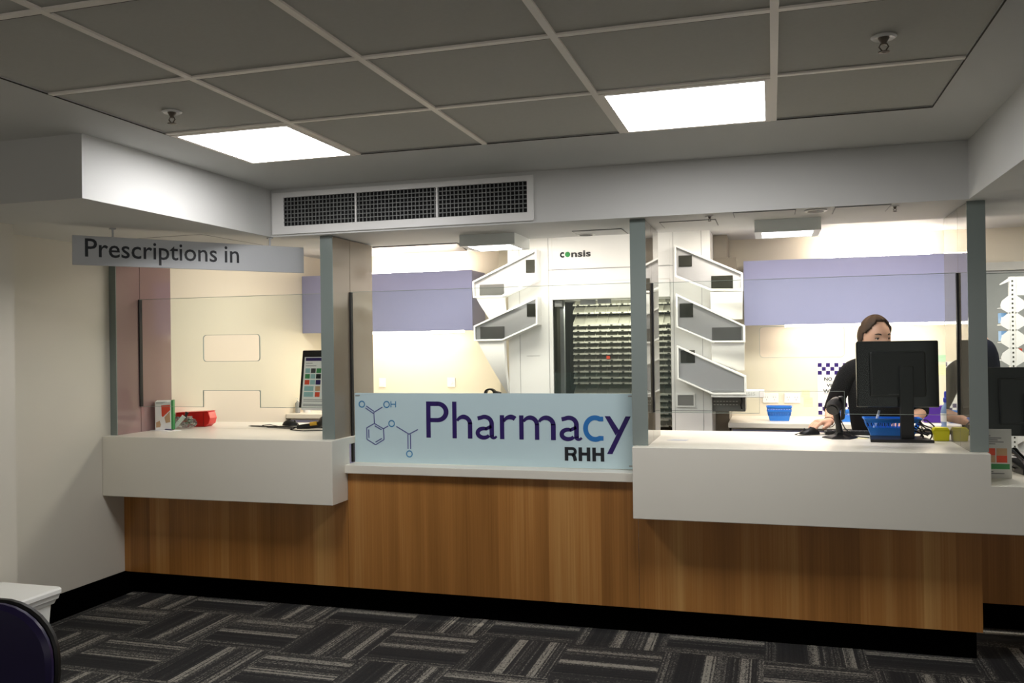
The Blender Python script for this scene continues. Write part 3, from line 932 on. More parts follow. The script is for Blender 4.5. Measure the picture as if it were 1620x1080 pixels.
MB().box(-1.165, -1.14, 6.352, 6.375, 1.348 + 0.012, 1.348 + 0.034).build('carton', M['redp'], t)
# delivery chutes
M['plate'] = mat('pale_grey_plate', rgb(236, 235, 236), 0.45, var=0.02)
def chute(poly, openings, name='delivery_chute'):
    y0, y1 = 5.985, YM
    cx = sum(p[0] for p in poly) / len(poly)
    cz = sum(p[1] for p in poly) / len(poly)
    w = 0.012
    n = len(poly)
    inn = []
    for i in range(n):
        p0, p1, p2 = Vector(poly[i - 1]), Vector(poly[i]), Vector(poly[(i + 1) % n])
        a, b = (p1 - p0).normalized(), (p2 - p1).normalized()
        na, nb = Vector((-a.y, a.x)), Vector((-b.y, b.x))
        if na.dot(Vector((cx, cz)) - p1) < 0: na = -na
        if nb.dot(Vector((cx, cz)) - p1) < 0: nb = -nb
        k = (na + nb)
        k = k / max(0.3, k.dot(na))
        inn.append(tuple(p1 + k * w))
    fr = MB().ring(poly, inn, y0, y1, 'Y').build('delivery_chute', M['white_metal'], t, bevel=0.002)
    MB().prism(inn, y0 + 0.004, y0 + 0.007).build('chute_window', M['smoke'], fr)
    MB().prism(inn, 6.012, 6.016).build('back_plate', M['plate'], fr)
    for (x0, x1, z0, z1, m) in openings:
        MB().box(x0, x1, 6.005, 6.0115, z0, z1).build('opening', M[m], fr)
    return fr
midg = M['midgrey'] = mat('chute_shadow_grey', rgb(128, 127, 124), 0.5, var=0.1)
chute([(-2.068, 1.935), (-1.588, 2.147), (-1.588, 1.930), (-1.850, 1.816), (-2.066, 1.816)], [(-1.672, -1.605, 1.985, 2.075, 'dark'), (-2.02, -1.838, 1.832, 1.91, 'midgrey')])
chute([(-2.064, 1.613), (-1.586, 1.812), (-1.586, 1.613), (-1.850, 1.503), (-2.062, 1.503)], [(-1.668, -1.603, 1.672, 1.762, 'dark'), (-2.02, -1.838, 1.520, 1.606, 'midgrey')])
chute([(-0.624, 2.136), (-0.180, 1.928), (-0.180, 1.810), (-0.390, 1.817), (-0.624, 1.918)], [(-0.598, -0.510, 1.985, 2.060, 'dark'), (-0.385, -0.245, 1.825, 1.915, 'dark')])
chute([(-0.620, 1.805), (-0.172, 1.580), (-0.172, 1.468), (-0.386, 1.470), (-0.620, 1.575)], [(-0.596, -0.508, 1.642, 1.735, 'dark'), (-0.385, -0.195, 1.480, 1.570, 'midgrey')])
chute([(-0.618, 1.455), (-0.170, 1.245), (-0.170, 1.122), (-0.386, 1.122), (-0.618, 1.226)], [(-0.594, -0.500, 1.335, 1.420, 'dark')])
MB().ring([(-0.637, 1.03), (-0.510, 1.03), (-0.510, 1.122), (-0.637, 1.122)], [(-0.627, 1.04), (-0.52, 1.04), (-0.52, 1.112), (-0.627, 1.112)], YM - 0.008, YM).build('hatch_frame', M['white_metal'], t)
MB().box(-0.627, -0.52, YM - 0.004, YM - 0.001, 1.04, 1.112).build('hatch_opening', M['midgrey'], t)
# curved return sheets under the chutes
def sheet(x0, x1, xl, zt, zb):
    mb = MB()
    n = 8
    rowsv = []
    for k in range(n + 1):
        s = k / n
        z = zt + (zb - zt) * s
        yy = 6.0 + 0.10 * s * s
        rowsv.append(((x0 + (xl - x0) * s, yy, z), (x1, yy, z)))
    vs = []
    for a, b in rowsv:
        vs += [a, b, (a[0], a[1] + 0.05, a[2]), (b[0], b[1] + 0.05, b[2])]
    fs = []
    for k in range(n):
        o = 4 * k
        fs += [(o, o + 1, o + 5, o + 4), (o + 2, o + 6, o + 7, o + 3), (o, o + 4, o + 6, o + 2), (o + 1, o + 3, o + 7, o + 5)]
    fs += [(0, 2, 3, 1), (4 * n, 4 * n + 1, 4 * n + 3, 4 * n + 2)]
    mb.add(vs, fs)
    return mb.build('return_sheet', M['white_metal'], t, smooth=True)
sheet(-2.045, -1.838, -1.93, 1.815, 1.60)
sheet(-2.04, -1.838, -1.835, 1.502, 1.10)
sheet(-0.182, -0.392, -0.190, 1.808, 1.625)
sheet(-0.176, -0.390, -0.182, 1.466, 1.280)
MB().box(-2.01, -1.84, 6.45, 6.80, 0, mtop).build('side_recess_panel', mat('beige_side_panel', rgb(196, 188, 170), 0.5), t)
MB().box(-0.396, -0.30, 6.45, 6.80, 0, mtop).build('side_recess_panel', mat('taupe_side_panel', rgb(150, 142, 130), 0.5), t)
MB().box(-0.396, -0.235, 6.40, 6.45, 1.90, 2.07).build('side_box', mat('taupe_box', rgb(128, 120, 108), 0.5), t)
sh = MB().box(-0.395, -0.055, 5.99, 6.18, 1.104, 1.150).build('output_shelf', M['white_metal'], t, bevel=0.003)
text('CONSIS', (-0.262, 5.9895, 1.118), (1, 0, 0), (0, 0, 1), 0.15, 0.022, 'logo', mat('pale_grey_print', rgb(205, 205, 200), 0.5), sh, bold=0.01, lift=0.0006)
o = MB()
o.box(-0.395, -0.18, 6.14, 6.42, 1.0, 1.103)
o.build('printer_niche', M['midgrey'], t)
mb = MB()
for k in range(8):
    for z in (1.043, 1.066):
        mb.box(-0.39 + 0.021 * k, -0.376 + 0.021 * k, 6.136, 6.14, z, z + 0.005)
mb.build('indicator_slot', M['white'], t)
MB().tube([(-0.205, 6.13, 1.10), (-0.20, 6.125, 1.07), (-0.208, 6.12, 1.045), (-0.203, 6.13, 1.02)], 0.006, 8).build('cable', M['rubber'], t)

# small black tape dispenser on the left rear bench
t = thing('tape_dispenser', 'small black tape dispenser on the rear bench beside the machine', 'dispenser', (-2.062, 6.36, 0.945))
MB().prism([(-2.122, 0.945), (-2.002, 0.945), (-2.007, 0.965), (-2.032, 0.97), (-2.042, 1.085), (-2.072, 1.085), (-2.072, 0.97), (-2.122, 0.97)], 6.33, 6.39).build('base', M['bplastic'], t, bevel=0.003)
ringp = [(0.045 * math.cos(2 * PI * k / 20), 0.036 * math.sin(2 * PI * k / 20)) for k in range(20)]
MB().ring([(-2.067 + p[0], 1.108 + p[1]) for p in ringp], [(-2.067 + p[0] * 0.62, 1.108 + p[1] * 0.62) for p in ringp], 6.345, 6.385).build('roll', M['bplastic'], t)
MB().prism([(-2.030, 1.105), (-1.990, 1.085), (-1.984, 1.112), (-2.022, 1.125)], 6.345, 6.385).build('cutter', M['dgrey'], t)

# bottles on the left rear bench
def pump_bottle(x, y, z, h, r, label, m='white'):
    t = thing('pump_bottle', label, 'bottle', (x, y, z), group='pump bottles on the rear bench')
    MB().lathe([(r * .95, 0), (r, 0.006), (r, h * .62), (r * .8, h * .70), (r * .35, h * .76), (r * .35, h * .80)], (x, y, z), 20).build('body', M[m], t, smooth=True)
    mb = MB()
    mb.lathe([(r * .4, h * .80), (r * .4, h * .86), (r * .14, h * .87), (r * .14, h * .96), (r * .3, h * .97), (r * .3, h)], (x, y, z), 12)
    mb.tube([(x, y, z + h * .98), (x - r * 0.9, y - r * .4, z + h * .975)], r * .12, 6)
    mb.build('pump', M['white'], t)
pump_bottle(-3.655, 6.40, 0.945, 0.16, 0.032, 'white pump bottle on the left rear bench, the wider one')
pump_bottle(-3.70, 6.33, 0.945, 0.12, 0.02, 'slim grey bottle left of the wider pump bottle', 'grey')

# ------------------------------------------------------------------ left counter things
t = thing('leaflet_box', 'leaflet box with orange red panel standing by the left column', 'leaflet box', (-3.665, 4.655, ZT), math.radians(24))
w, d, h = 0.095, 0.05, 0.185
MB().prism([(-d / 2, 0), (-d / 2, h * .96), (d / 2, h), (d / 2, 0)], -w / 2, w / 2, 'X').build('carton', M['paper'], t, world=False)
yf = -d / 2 - 0.0008
def fl(pts, m, name):
    mb = MB()
    mb.add([(p[0], yf, p[1]) for p in pts], [tuple(range(len(pts)))])
    return mb.build(name, M[m], t, world=False)
fl([(-0.010, 0.155), (0.043, 0.158), (0.043, 0.125), (-0.002, 0.082), (-0.008, 0.09)], 'redp', 'printed_panel')
fl([(-0.042, 0.05), (-0.02, 0.06), (-0.014, 0.035), (-0.018, 0.02), (-0.042, 0.018)], 'tan', 'printed_photo')
fl([(0.008, 0.08), (0.040, 0.118), (0.043, 0.05), (0.016, 0.045)], 'tan', 'printed_photo')
mb = MB()
for k in range(3):
    z = 0.167 + 0.004 * k
    mb.add([(-0.042, yf, z), (0.0 + 0.012 * k, yf, z), (0.0 + 0.012 * k, yf, z + 0.0018), (-0.042, yf, z + 0.0018)], [(0, 1, 2, 3)])
mb.build('print_line', M['fine'], t, world=False)
MB().box(w / 2, w / 2 + 0.012, -d / 2 + 0.004, d / 2, 0, h * 1.01).build('second_leaflet', M['green'], t, world=False)

t = thing('parts_bin', 'red plastic parts bin lying at the back of the left counter', 'bin', (-3.620, 4.915, ZT), math.radians(6))
prof = [(-0.105, 0.006), (0.085, 0.0), (0.115, 0.045), (0.10, 0.095), (-0.10, 0.085), (-0.13, 0.04)]
MB().prism([(-0.06, 0.0), (0.085, 0.0), (0.112, 0.02), (0.122, 0.055), (0.108, 0.098), (-0.12, 0.088), (-0.118, 0.055), (-0.10, 0.03)], -0.045, 0.045, 'Y').build('bin_shell', M['red'], t, world=False, bevel=0.004)
for x in (-0.04, 0.075):
    MB().box(x, x + 0.003, -0.0475, -0.045, 0.004, 0.09).build('rib', mat('dark_red_plastic', rgb(150, 16, 12), 0.35), t, world=False)
MB().prism([(-0.12, 0.088), (0.108, 0.098), (0.108, 0.102), (-0.12, 0.092)], -0.05, 0.05, 'Y').build('rim', M['red'], t, world=False)

# crumpled plastic bag with a white label
t = thing('plastic_bag', 'crumpled clear plastic bag with white label before the red bin', 'bag', (-3.600, 4.765, ZT))
mb = MB()
random.seed(3)
nu, nv = 18, 9
vs, fs = [], []
for j in range(nv):
    for i in range(nu):
        a = 2 * PI * i / nu
        s = j / (nv - 1)
        r = (0.085 * math.sin(PI * (0.12 + 0.80 * (1 - s * .85)))) * (1 + 0.22 * math.sin(3 * a + 4 * s) + 0.10 * random.uniform(-1, 1))
        vs.append((r * math.cos(a), 0.55 * r * math.sin(a), 0.002 + 0.07 * s + 0.006 * random.uniform(-1, 1) * (s > 0)))
for j in range(nv - 1):
    for i in range(nu):
        fs.append((j * nu + i, j * nu + (i + 1) % nu, (j + 1) * nu + (i + 1) % nu, (j + 1) * nu + i))
fs.append(tuple(range((nv - 1) * nu, nv * nu)))
mb.add(vs, fs)
mb.build('bag_film', glass('crinkled_polythene', (0.80, 0.80, 0.82, 1), 1.45, 0.12), t, world=False)
MB().hexa([(-0.045, -0.062, 0.012), (-0.02, -0.062, 0.004), (-0.02, -0.058, 0.004), (-0.045, -0.058, 0.012)], [(0.008, -0.030, 0.088), (0.033, -0.030, 0.072), (0.033, -0.026, 0.072), (0.008, -0.026, 0.088)]).build('label', M['paper'], t, world=False)
MB().tube([(0.012, -0.01, 0.062), (0.02, -0.008, 0.085), (0.026, -0.006, 0.105)], [0.008, 0.008, 0.011], 10).build('nozzle', M['bplastic'], t, world=False)

tag(MB().prism([(-3.735, 4.60), (-3.56, 4.55), (-3.53, 4.64), (-3.70, 4.70)], ZT + 0.0002, ZT + 0.0016, 'Z').build('paper_slip', M['paper']), 'flat white paper slip at the foot of the left column', 'paper')
t = thing('pen', 'thin blue grey pen lying on the paper slip', 'pen', (-3.64, 4.63, ZT + 0.002))
MB().tube([(-3.70, 4.66, ZT + 0.006), (-3.575, 4.615, ZT + 0.006)], 0.004, 8).build('barrel', mat('blue_grey_plastic', rgb(110, 112, 150), 0.35), t)
MB().tube([(-3.575, 4.615, ZT + 0.006), (-3.557, 4.6085, ZT + 0.006)], [0.004, 0.001], 8).build('tip', M['chrome'], t)

def mouse(name, x, y, z, rz, label, cable, scale=1.0):
    t = thing(name, label, 'mouse', (x, y, z), rz)
    mb = MB()
    n, m = 20, 8
    vs, fs = [], []
    for j in range(m):
        s = j / (m - 1)
        r = math.cos(s * PI / 2) ** 0.55 if s < 1 else 0.0
        for i in range(n):
            a = 2 * PI * i / n
            vs.append((0.056 * r * math.cos(a) * scale, 0.031 * r * math.sin(a) * scale, (0.002 + 0.034 * s - 0.006 * s * math.cos(a)) * scale))
    for j in range(m - 1):
        for i in range(n):
            fs.append((j * n + i, j * n + (i + 1) % n, (j + 1) * n + (i + 1) % n, (j + 1) * n + i))
    fs.append(tuple(range(n))[::-1])
    mb.add(vs, fs).build('shell', M['bplastic'], t, world=False, smooth=True)
    MB().tube([(0.028 * scale, -0.003, 0.027 * scale), (0.028 * scale, 0.003, 0.027 * scale)], 0.007 * scale, 10).build('scroll_wheel', M['dgrey'], t, world=False)
    MB().tube(cable, 0.0022, 6).build('cable', M['rubber'], t)
    return t
mouse('computer_mouse', -3.005, 5.05, ZT, math.radians(10), 'black computer mouse at the back of the left counter',
      [(-2.955, 5.05, ZT + 0.008), (-2.93, 5.0, ZT + 0.004), (-3.04, 4.96, ZT + 0.003), (-3.10, 4.955, ZT + 0.0135), (-3.12, 4.90, ZT + 0.0135), (-3.05, 4.86, ZT + 0.003), (-2.90, 4.84, ZT + 0.003), (-2.85, 4.83, ZT + 0.003)])
t = thing('stylus', 'thin dark pen shaped stylus lying on the left counter', 'stylus', (-3.05, 4.90, ZT))
MB().tube([(-3.245, 4.935, ZT + 0.004), (-3.22, 4.932, ZT + 0.005), (-2.86, 4.885, ZT + 0.006)], [0.0008, 0.004, 0.005], 8).build('barrel', M['bplastic'], t)
MB().tube([(-2.86, 4.885, ZT + 0.006), (-2.84, 4.882, ZT + 0.006)], 0.0042, 8).build('end_cap', M['dgrey'], t)
t = thing('barcode_scanner', 'black handheld scanner with dull yellow cover lying by the column', 'scanner', (-2.70, 4.800, ZT))
MB().tube([(-2.80, 4.780, ZT + 0.018), (-2.74, 4.800, ZT + 0.022), (-2.665, 4.825, ZT + 0.03)], [0.012, 0.017, 0.02], 10).build('handle', M['bplastic'], t, smooth=True)
MB().tube([(-2.715, 4.788, ZT + 0.036), (-2.675, 4.800, ZT + 0.042)], [0.012, 0.012], 10).build('cover', M['ylabel'], t, smooth=True)
MB().tube([(-2.67, 4.820, ZT + 0.03), (-2.64, 4.810, ZT + 0.055), (-2.615, 4.795, ZT + 0.068)], [0.02, 0.026, 0.026], 12).build('head', M['bplastic'], t, smooth=True)
MB().tube([(-2.80, 4.780, ZT + 0.018), (-2.83, 4.750, ZT + 0.004), (-2.72, 4.710, ZT + 0.003), (-2.60, 4.750, ZT + 0.003)], 0.003, 6).build('cable', M['rubber'], t)

def monitor(name, label, loc, rz, w, h, z0, tilt, back, neck_x=0.0, base=(0.28, 0.16), neckw=0.05, glossy=False, poster=False):
    """seen from behind: local -Y is the back of the screen, +Y the staff side"""
    t = thing(name, label, 'monitor', loc, rz, group='black desktop monitors')
    R = Matrix.Translation((0, 0, z0)) @ Matrix.Rotation(tilt, 4, 'X')
    mb = MB()
    d = 0.035
    mb.box(-w / 2, w / 2, 0.0, d, 0, h)
    mb.xf(R)
    mb.build('casing', M['bgloss' if glossy else 'bplastic'], t, world=False, bevel=0.006)
    mb = MB().box(-w * 0.34, w * 0.34, -0.018, 0.001, h * 0.16, h * 0.84)
    mb.xf(R)
    mb.build('rear_cover', M['bplastic'], t, world=False, bevel=0.012)
    mb = MB().box(-w / 2 + 0.012, w / 2 - 0.012, d + 0.0002, d + 0.0012, 0.016, h - 0.012)
    mb.xf(R)
    mb.build('screen', M['bgloss'], t, world=False)
    na = (0.004, 0.028, z0 + 0.004) if poster else (-0.045, -0.018, z0 + h * 0.62)
    MB().box(neck_x - neckw / 2, neck_x + neckw / 2, na[0], na[1], 0.012, na[2]).build('neck', M['bplastic'], t, world=False, bevel=0.004)
    bx, by = base
    MB().prism([(-bx / 2, -by / 2), (bx / 2, -by / 2), (bx * .42, by / 2), (-bx * .42, by / 2)], 0, 0.014, 'Z').xf(Matrix.Translation((0, -0.005, 0))).build('base', M['bplastic'], t, world=False, bevel=0.003)
    mb = MB()
    for k in range(3):
        mb.box(-0.045 + 0.02 * k, -0.03 + 0.02 * k, -0.0192, -0.018, h * 0.19, h * 0.19 + 0.004)
    mb.xf(R)
    mb.build('rear_marking', M['dgrey'], t, world=False)
    return t, R
# left monitor with a poster stuck on its back
tm, R = monitor('desktop_monitor', 'black monitor with a printed sheet taped to its back', (-2.725, 4.99, ZT), math.radians(-6), 0.40, 0.372, 0.118, math.radians(-8), True, poster=True)
w = 0.40
pt = thing('printed_sheet', 'white printed sheet with coloured boxes on the left monitor back', 'poster', (-2.725, 4.99, ZT), math.radians(-6))
def onp(mb):
    return mb.xf(R)
onp(MB().box(-0.163, 0.12, -0.0215, -0.0195, -0.015, 0.325)).build('paper', M['paper'], pt, world=False)
onp(MB().box(-0.153, 0.12, -0.0225, -0.0215, 0.300, 0.320)).build('header_band', M['purple'], pt, world=False)
mb = MB()
for (z, x1) in ((0.283, -0.10), (0.266, -0.07), (0.05, 0.05), (0.04, 0.02), (0.02, 0.06), (0.012, 0.03)):
    mb.box(-0.150, x1, -0.0222, -0.0215, z, z + 0.004)
onp(mb).build('print_line', M['fine'], pt, world=False)
cols = ['teal', 'dgrey', 'green', 'green', 'teal', 'ink', 'redp', 'teal', 'purple', 'teal', 'tan', 'redp']
k = 0
for rr, z in enumerate((0.222, 0.186, 0.148, 0.108, 0.07)):
    for cc, x in enumerate((-0.150, -0.108, -0.066)):
        if rr >= 3 and cc == 1: continue
        m = cols[k % len(cols)]
        k += 1
        ww = 0.036 if rr < 3 or cc else 0.07
        hh = 0.03
        if rr >= 3 and cc == 0: m = 'teal'
        if rr >= 3 and cc == 2: m = 'tan' if rr == 3 else 'redp'
        onp(MB().box(x, x + ww, -0.0226, -0.0215, z, z + hh)).build('coloured_box', M[m], pt, world=False)
t = thing('carton', 'small purple carton on the rear bench beside the left monitor', 'carton', (-3.47, 6.42, 0.945))
MB().box(-3.50, -3.44, 6.40, 6.45, 0.945, 1.035).build('box', M['purpleobj'], t, bevel=0.002)
MB().box(-3.499, -3.441, 6.399, 6.4005, 1.012, 1.03).build('lid_band', M['paper'], t)

# ------------------------------------------------------------------ clerk station things
monitor('desktop_monitor', 'black square monitor seen from behind in front of the clerk', (0.598, 4.745, ZT), math.radians(2), 0.382, 0.332, 0.165, math.radians(-2), True, neck_x=0.035, base=(0.29, 0.20), neckw=0.062, glossy=True)
monitor('desktop_monitor', 'black monitor seen from behind right of the dark column', (1.225, 4.92, 0.833), math.radians(3), 0.40, 0.345, 0.15, math.radians(-5), True, base=(0.26, 0.18))

t = thing('scanner_stand', 'black barcode scanner upright in a weighted stand', 'scanner', (0.325, 4.82, ZT))
b = [(0.088, 0), (0.088, 0.004), (0.072, 0.010), (0.035, 0.018), (0.02, 0.03)]
MB().lathe(b, (0.328, 4.82, ZT), 6).build('stand_base', M['bplastic'], t, bevel=0.003)
MB().tube([(0.328, 4.82, ZT + 0.02), (0.322, 4.822, ZT + 0.07), (0.312, 4.825, ZT + 0.13)], [0.019, 0.015, 0.019], 12).build('handle', M['bplastic'], t, smooth=True)
MB().tube([(0.345, 4.875, ZT + 0.168), (0.318, 4.84, ZT + 0.176), (0.300, 4.79, ZT + 0.165), (0.292, 4.762, ZT + 0.15)], [0.026, 0.036, 0.038, 0.033], 14).build('head', M['bplastic'], t, smooth=True)
MB().tube([(0.2935, 4.766, ZT + 0.152), (0.2895, 4.755, ZT + 0.147)], [0.024, 0.024], 14).build('lens', M['bgloss'], t)
MB().prism([(0.335, ZT + 0.09), (0.352, ZT + 0.10), (0.360, ZT + 0.20), (0.345, ZT + 0.215), (0.325, ZT + 0.212), (0.338, ZT + 0.19)], 4.80, 4.87).build('holder', M['bplastic'], t, bevel=0.004)
MB().tube([(0.33, 4.87, ZT + 0.10), (0.36, 4.905, ZT + 0.04), (0.40, 4.90, ZT + 0.004), (0.43, 4.86, ZT + 0.003), (0.47, 4.83, ZT + 0.003)], 0.003, 6).build('cable', M['rubber'], t)

def basket(x0, x1, y0, y1, z0, h, label, holes=12, flare=0.014, name='storage_basket', rz=0.0, handle=False):
    cx, cy = (x0 + x1) / 2, (y0 + y1) / 2
    t = thing(name, label, 'basket', (cx, cy, z0), rz, group='bright blue plastic baskets')
    a, b = (x1 - x0) / 2, (y1 - y0) / 2
    mb = MB()
    bot = [(-a + flare, -b + flare), (a - flare, -b + flare), (a - flare, b - flare), (-a + flare, b - flare)]
    top = [(-a, -b), (a, -b), (a, b), (-a, b)]
    th = 0.003
    mb.box(-a + flare, a - flare, -b + flare, b - flare, 0, th)
    def ringlevel(s):
        return [(p[0] + (q[0] - p[0]) * s, p[1] + (q[1] - p[1]) * s) for p, q in zip(bot, top)]
    def band(s0, s1):
        l0, l1 = ringlevel(s0), ringlevel(s1)
        for i in range(4):
            j = (i + 1) % 4
            n = Vector((l0[j][1] - l0[i][1], l0[i][0] - l0[j][0])).normalized() * th
            mb.hexa([(l0[i][0], l0[i][1], h * s0), (l0[j][0], l0[j][1], h * s0), (l0[j][0] - n.x, l0[j][1] - n.y, h * s0), (l0[i][0] - n.x, l0[i][1] - n.y, h * s0)],
                    [(l1[i][0], l1[i][1], h * s1), (l1[j][0], l1[j][1], h * s1), (l1[j][0] - n.x, l1[j][1] - n.y, h * s1), (l1[i][0] - n.x, l1[i][1] - n.y, h * s1)])
    band(0, 0.52)
    band(0.78, 1.0)
    l0, l1 = ringlevel(0.5), ringlevel(0.8)
    for i in range(4):
        j = (i + 1) % 4
        n = holes if i % 2 == 0 else max(4, holes // 2)
        for k in range(n + 1):
            s = k / n
            p0 = (l0[i][0] + (l0[j][0] - l0[i][0]) * s, l0[i][1] + (l0[j][1] - l0[i][1]) * s)
            p1 = (l1[i][0] + (l1[j][0] - l1[i][0]) * s, l1[i][1] + (l1[j][1] - l1[i][1]) * s)
            mb.tube([(p0[0], p0[1], h * 0.5), (p1[0], p1[1], h * 0.8)], 0.0028, 5)
    mb.build('basket_wall', M['blue'], t, world=False)
    o = rrect(-a - 0.004, a + 0.004, -b - 0.004, b + 0.004, 0.012)
    i_ = rrect(-a + 0.004, a - 0.004, -b + 0.004, b - 0.004, 0.010)
    MB().ring(o, i_, h - 0.004, h + 0.003, 'Z').build('rim', M['blue'], t, world=False)
    return t
basket(0.452, 0.722, 4.85, 4.965, ZT + 0.002, 0.095, 'large blue basket behind the monitor stand on the counter', 14, 0.035)
basket(-0.040, 0.120, 6.36, 6.47, 0.9185, 0.070, 'small blue basket on the rear bench, lower of two stacked', 9, 0.016)
basket(-0.043, 0.123, 6.357, 6.473, 0.9465, 0.070, 'small blue basket nested on top of the stacked pair', 9, 0.016)
basket(0.435, 0.57, 6.34, 6.45, 0.9185, 0.075, 'blue basket on the rear bench behind the clerk elbow', 8, 0.014)

t = thing('keyboard', 'black keyboard behind the scanner stand', 'keyboard', (0.46, 5.01, ZT))
MB().prism([(4.965, 0.018 + ZT), (4.965, ZT), (5.08, ZT), (5.08, ZT + 0.012)], 0.265, 0.70, 'X').build('body', M['bplastic'], t, bevel=0.002)
mb = MB()
for r in range(5):
    for c in range(18):
        x = 0.275 + c * 0.0235
        y = 4.970 + r * 0.021
        mb.box(x, x + 0.02, y, y + 0.018, ZT + 0.014 - 0.0005 * r, ZT + 0.021 - 0.001 * r)
ko = mb.build('keycap', M['dgrey'], t)
ko['kind'] = 'stuff'

mouse('computer_mouse', 0.186, 4.983, ZT, math.radians(200), 'black computer mouse under the clerk hand',
      [(0.135, 4.965, ZT + 0.008), (0.11, 4.93, ZT + 0.003), (0.13, 4.885, ZT + 0.003), (0.20, 4.92, ZT + 0.003), (0.29, 4.945, ZT + 0.003), (0.36, 4.93, ZT + 0.003), (0.43, 4.95, ZT + 0.003)])
t = thing('marker_pen', 'white marker pen leaning upright in the large blue basket', 'pen', (0.52, 4.93, ZT + 0.02))
MB().tube([(0.500, 4.92, ZT + 0.03), (0.525, 4.93, ZT + 0.115)], 0.0065, 10).build('barrel', M['white'], t)
MB().tube([(0.525, 4.93, ZT + 0.115), (0.5305, 4.932, ZT + 0.135)], 0.0058, 10).build('cap', M['grey'], t)

t = thing('cable_bundle', 'tangle of black cables between monitor base and yellow box', 'cables', (0.72, 4.84, ZT))
random.seed(11)
for k in range(7):
    pts = []
    x0, y0 = 0.655 + 0.012 * k, 4.80 + 0.012 * (k % 3)
    for s in range(9):
        q = s / 8
        pts.append((x0 + 0.070 * q + random.uniform(-.014, .014), y0 - 0.03 * q + random.uniform(-.016, .016), ZT + 0.021 + 0.075 * max(0, (1 - q * 1.2)) * (0.4 + 0.1 * k) + random.uniform(0, 0.014)))
    MB().tube(pts, 0.0034, 6).build('cable', M['rubber'], t, smooth=True)
MB().tube([(0.727 + 0.022 * math.cos(a), 4.735, ZT + 0.032 + 0.028 * math.sin(a)) for a in [2 * PI * i / 20 for i in range(20)]], 0.0035, 6, closed=True).build('loop', M['rubber'], t, smooth=True)

t = thing('yellow_box', 'small yellow plastic box at the foot of the right column', 'box', (0.797, 4.77, ZT))
MB().hexa([(0.762, 4.745, ZT), (0.828, 4.745, ZT), (0.828, 4.80, ZT), (0.762, 4.80, ZT)], [(0.757, 4.742, ZT + 0.052), (0.832, 4.742, ZT + 0.052), (0.832, 4.803, ZT + 0.052), (0.757, 4.803, ZT + 0.052)]).build('body', M['yellow'], t, bevel=0.004)
MB().hexa([(0.756, 4.741, ZT + 0.052), (0.833, 4.741, ZT + 0.052), (0.833, 4.804, ZT + 0.052), (0.756, 4.804, ZT + 0.052)], [(0.765, 4.75, ZT + 0.066), (0.824, 4.75, ZT + 0.066), (0.824, 4.795, ZT + 0.066), (0.765, 4.795, ZT + 0.066)]).build('lid', M['yellow'], t, bevel=0.003)

t = thing('drink_bottle', 'clear drink bottle with blue cap beside the right column', 'bottle', (0.863, 5.0, ZT))
cx, cy = 0.863, 5.0
MB().lathe([(0.026, 0), (0.029, 0.006), (0.029, 0.05), (0.026, 0.06), (0.029, 0.07), (0.029, 0.13), (0.024, 0.150), (0.014, 0.166), (0.013, 0.176)], (cx, cy, ZT), 24).build('body', M['water'], t, smooth=True)
MB().lathe([(0.0295, 0.075), (0.0298, 0.076), (0.0298, 0.118), (0.0295, 0.119)], (cx, cy, ZT), 24).build('label', M['paper'], t, smooth=True)
MB().lathe([(0.015, 0.174), (0.017, 0.178), (0.017, 0.196), (0.012, 0.20), (0.013, 0.222), (0.009, 0.232)], (cx, cy, ZT), 16).build('cap', M['bluelid'], t, smooth=True)

t = thing('tissue_box', 'purple box on the rear bench right of the clerk', 'box', (1.02, 6.42, 0.918))
MB().box(0.96, 1.09, 6.36, 6.47, 0.9185, 1.03).build('carton', M['purpleobj'], t, bevel=0.003)
MB().box(0.99, 1.06, 6.38, 6.45, 1.03, 1.036).build('top_slot', M['paper'], t)

tag(MB().prism([(0.405, 4.80), (0.455, 4.785), (0.465, 4.815), (0.415, 4.83)], ZT + 0.0003, ZT + 0.0015, 'Z').build('paper_scrap', M['note']), 'pale yellow paper scrap beside the scanner stand', 'paper')
tag(MB().prism([(-0.53, 4.565), (-0.43, 4.555), (-0.42, 4.60), (-0.50, 4.615)], ZT + 0.0003, ZT + 0.0012, 'Z').build('clear_tag', mat('pale_blue_grey_tag', rgb(190, 194, 206), 0.3)), 'flat pale plastic tag on the counter by the middle column', 'tag')

# ------------------------------------------------------------------ low right counter things
ZL = 0.833
t = thing('brochure_stand', 'grey upright brochure card with food pictures on the low counter', 'brochure', (0.972, 4.475, ZL), math.radians(2))
MB().box(-0.055, 0.067, 0.0, 0.004, 0.0, 0.225).build('card', mat('pale_grey_card', rgb(206, 206, 200), 0.5), t, world=False)
MB().prism([(0.0, 0.0), (0.05, 0.0), (0.05, 0.004), (0.004, 0.02)], -0.05, 0.062, 'X').build('foot', M['clear'], t, world=False)
mb = MB()
for (z, x1) in ((0.192, -0.02), (0.182, 0.025), (0.173, 0.01), (0.164, 0.034), (0.155, 0.0), (0.028, -0.01), (0.02, 0.036)):
    mb.box(-0.045, x1, -0.0008, 0, z, z + 0.004)
mb.build('print_line', M['greyink'], t, world=False)
for (x, z, m) in ((-0.045, 0.105, 'redp'), (0.004, 0.105, 'tan'), (-0.045, 0.072, 'tan'), (0.004, 0.072, 'redp')):
    MB().box(x, x + 0.044, -0.0008, 0, z, z + 0.032).build('printed_photo', M[m], t, world=False)
MB().box(-0.045, 0.058, -0.0008, 0, 0.042, 0.066).build('printed_band', M['green'], t, world=False)

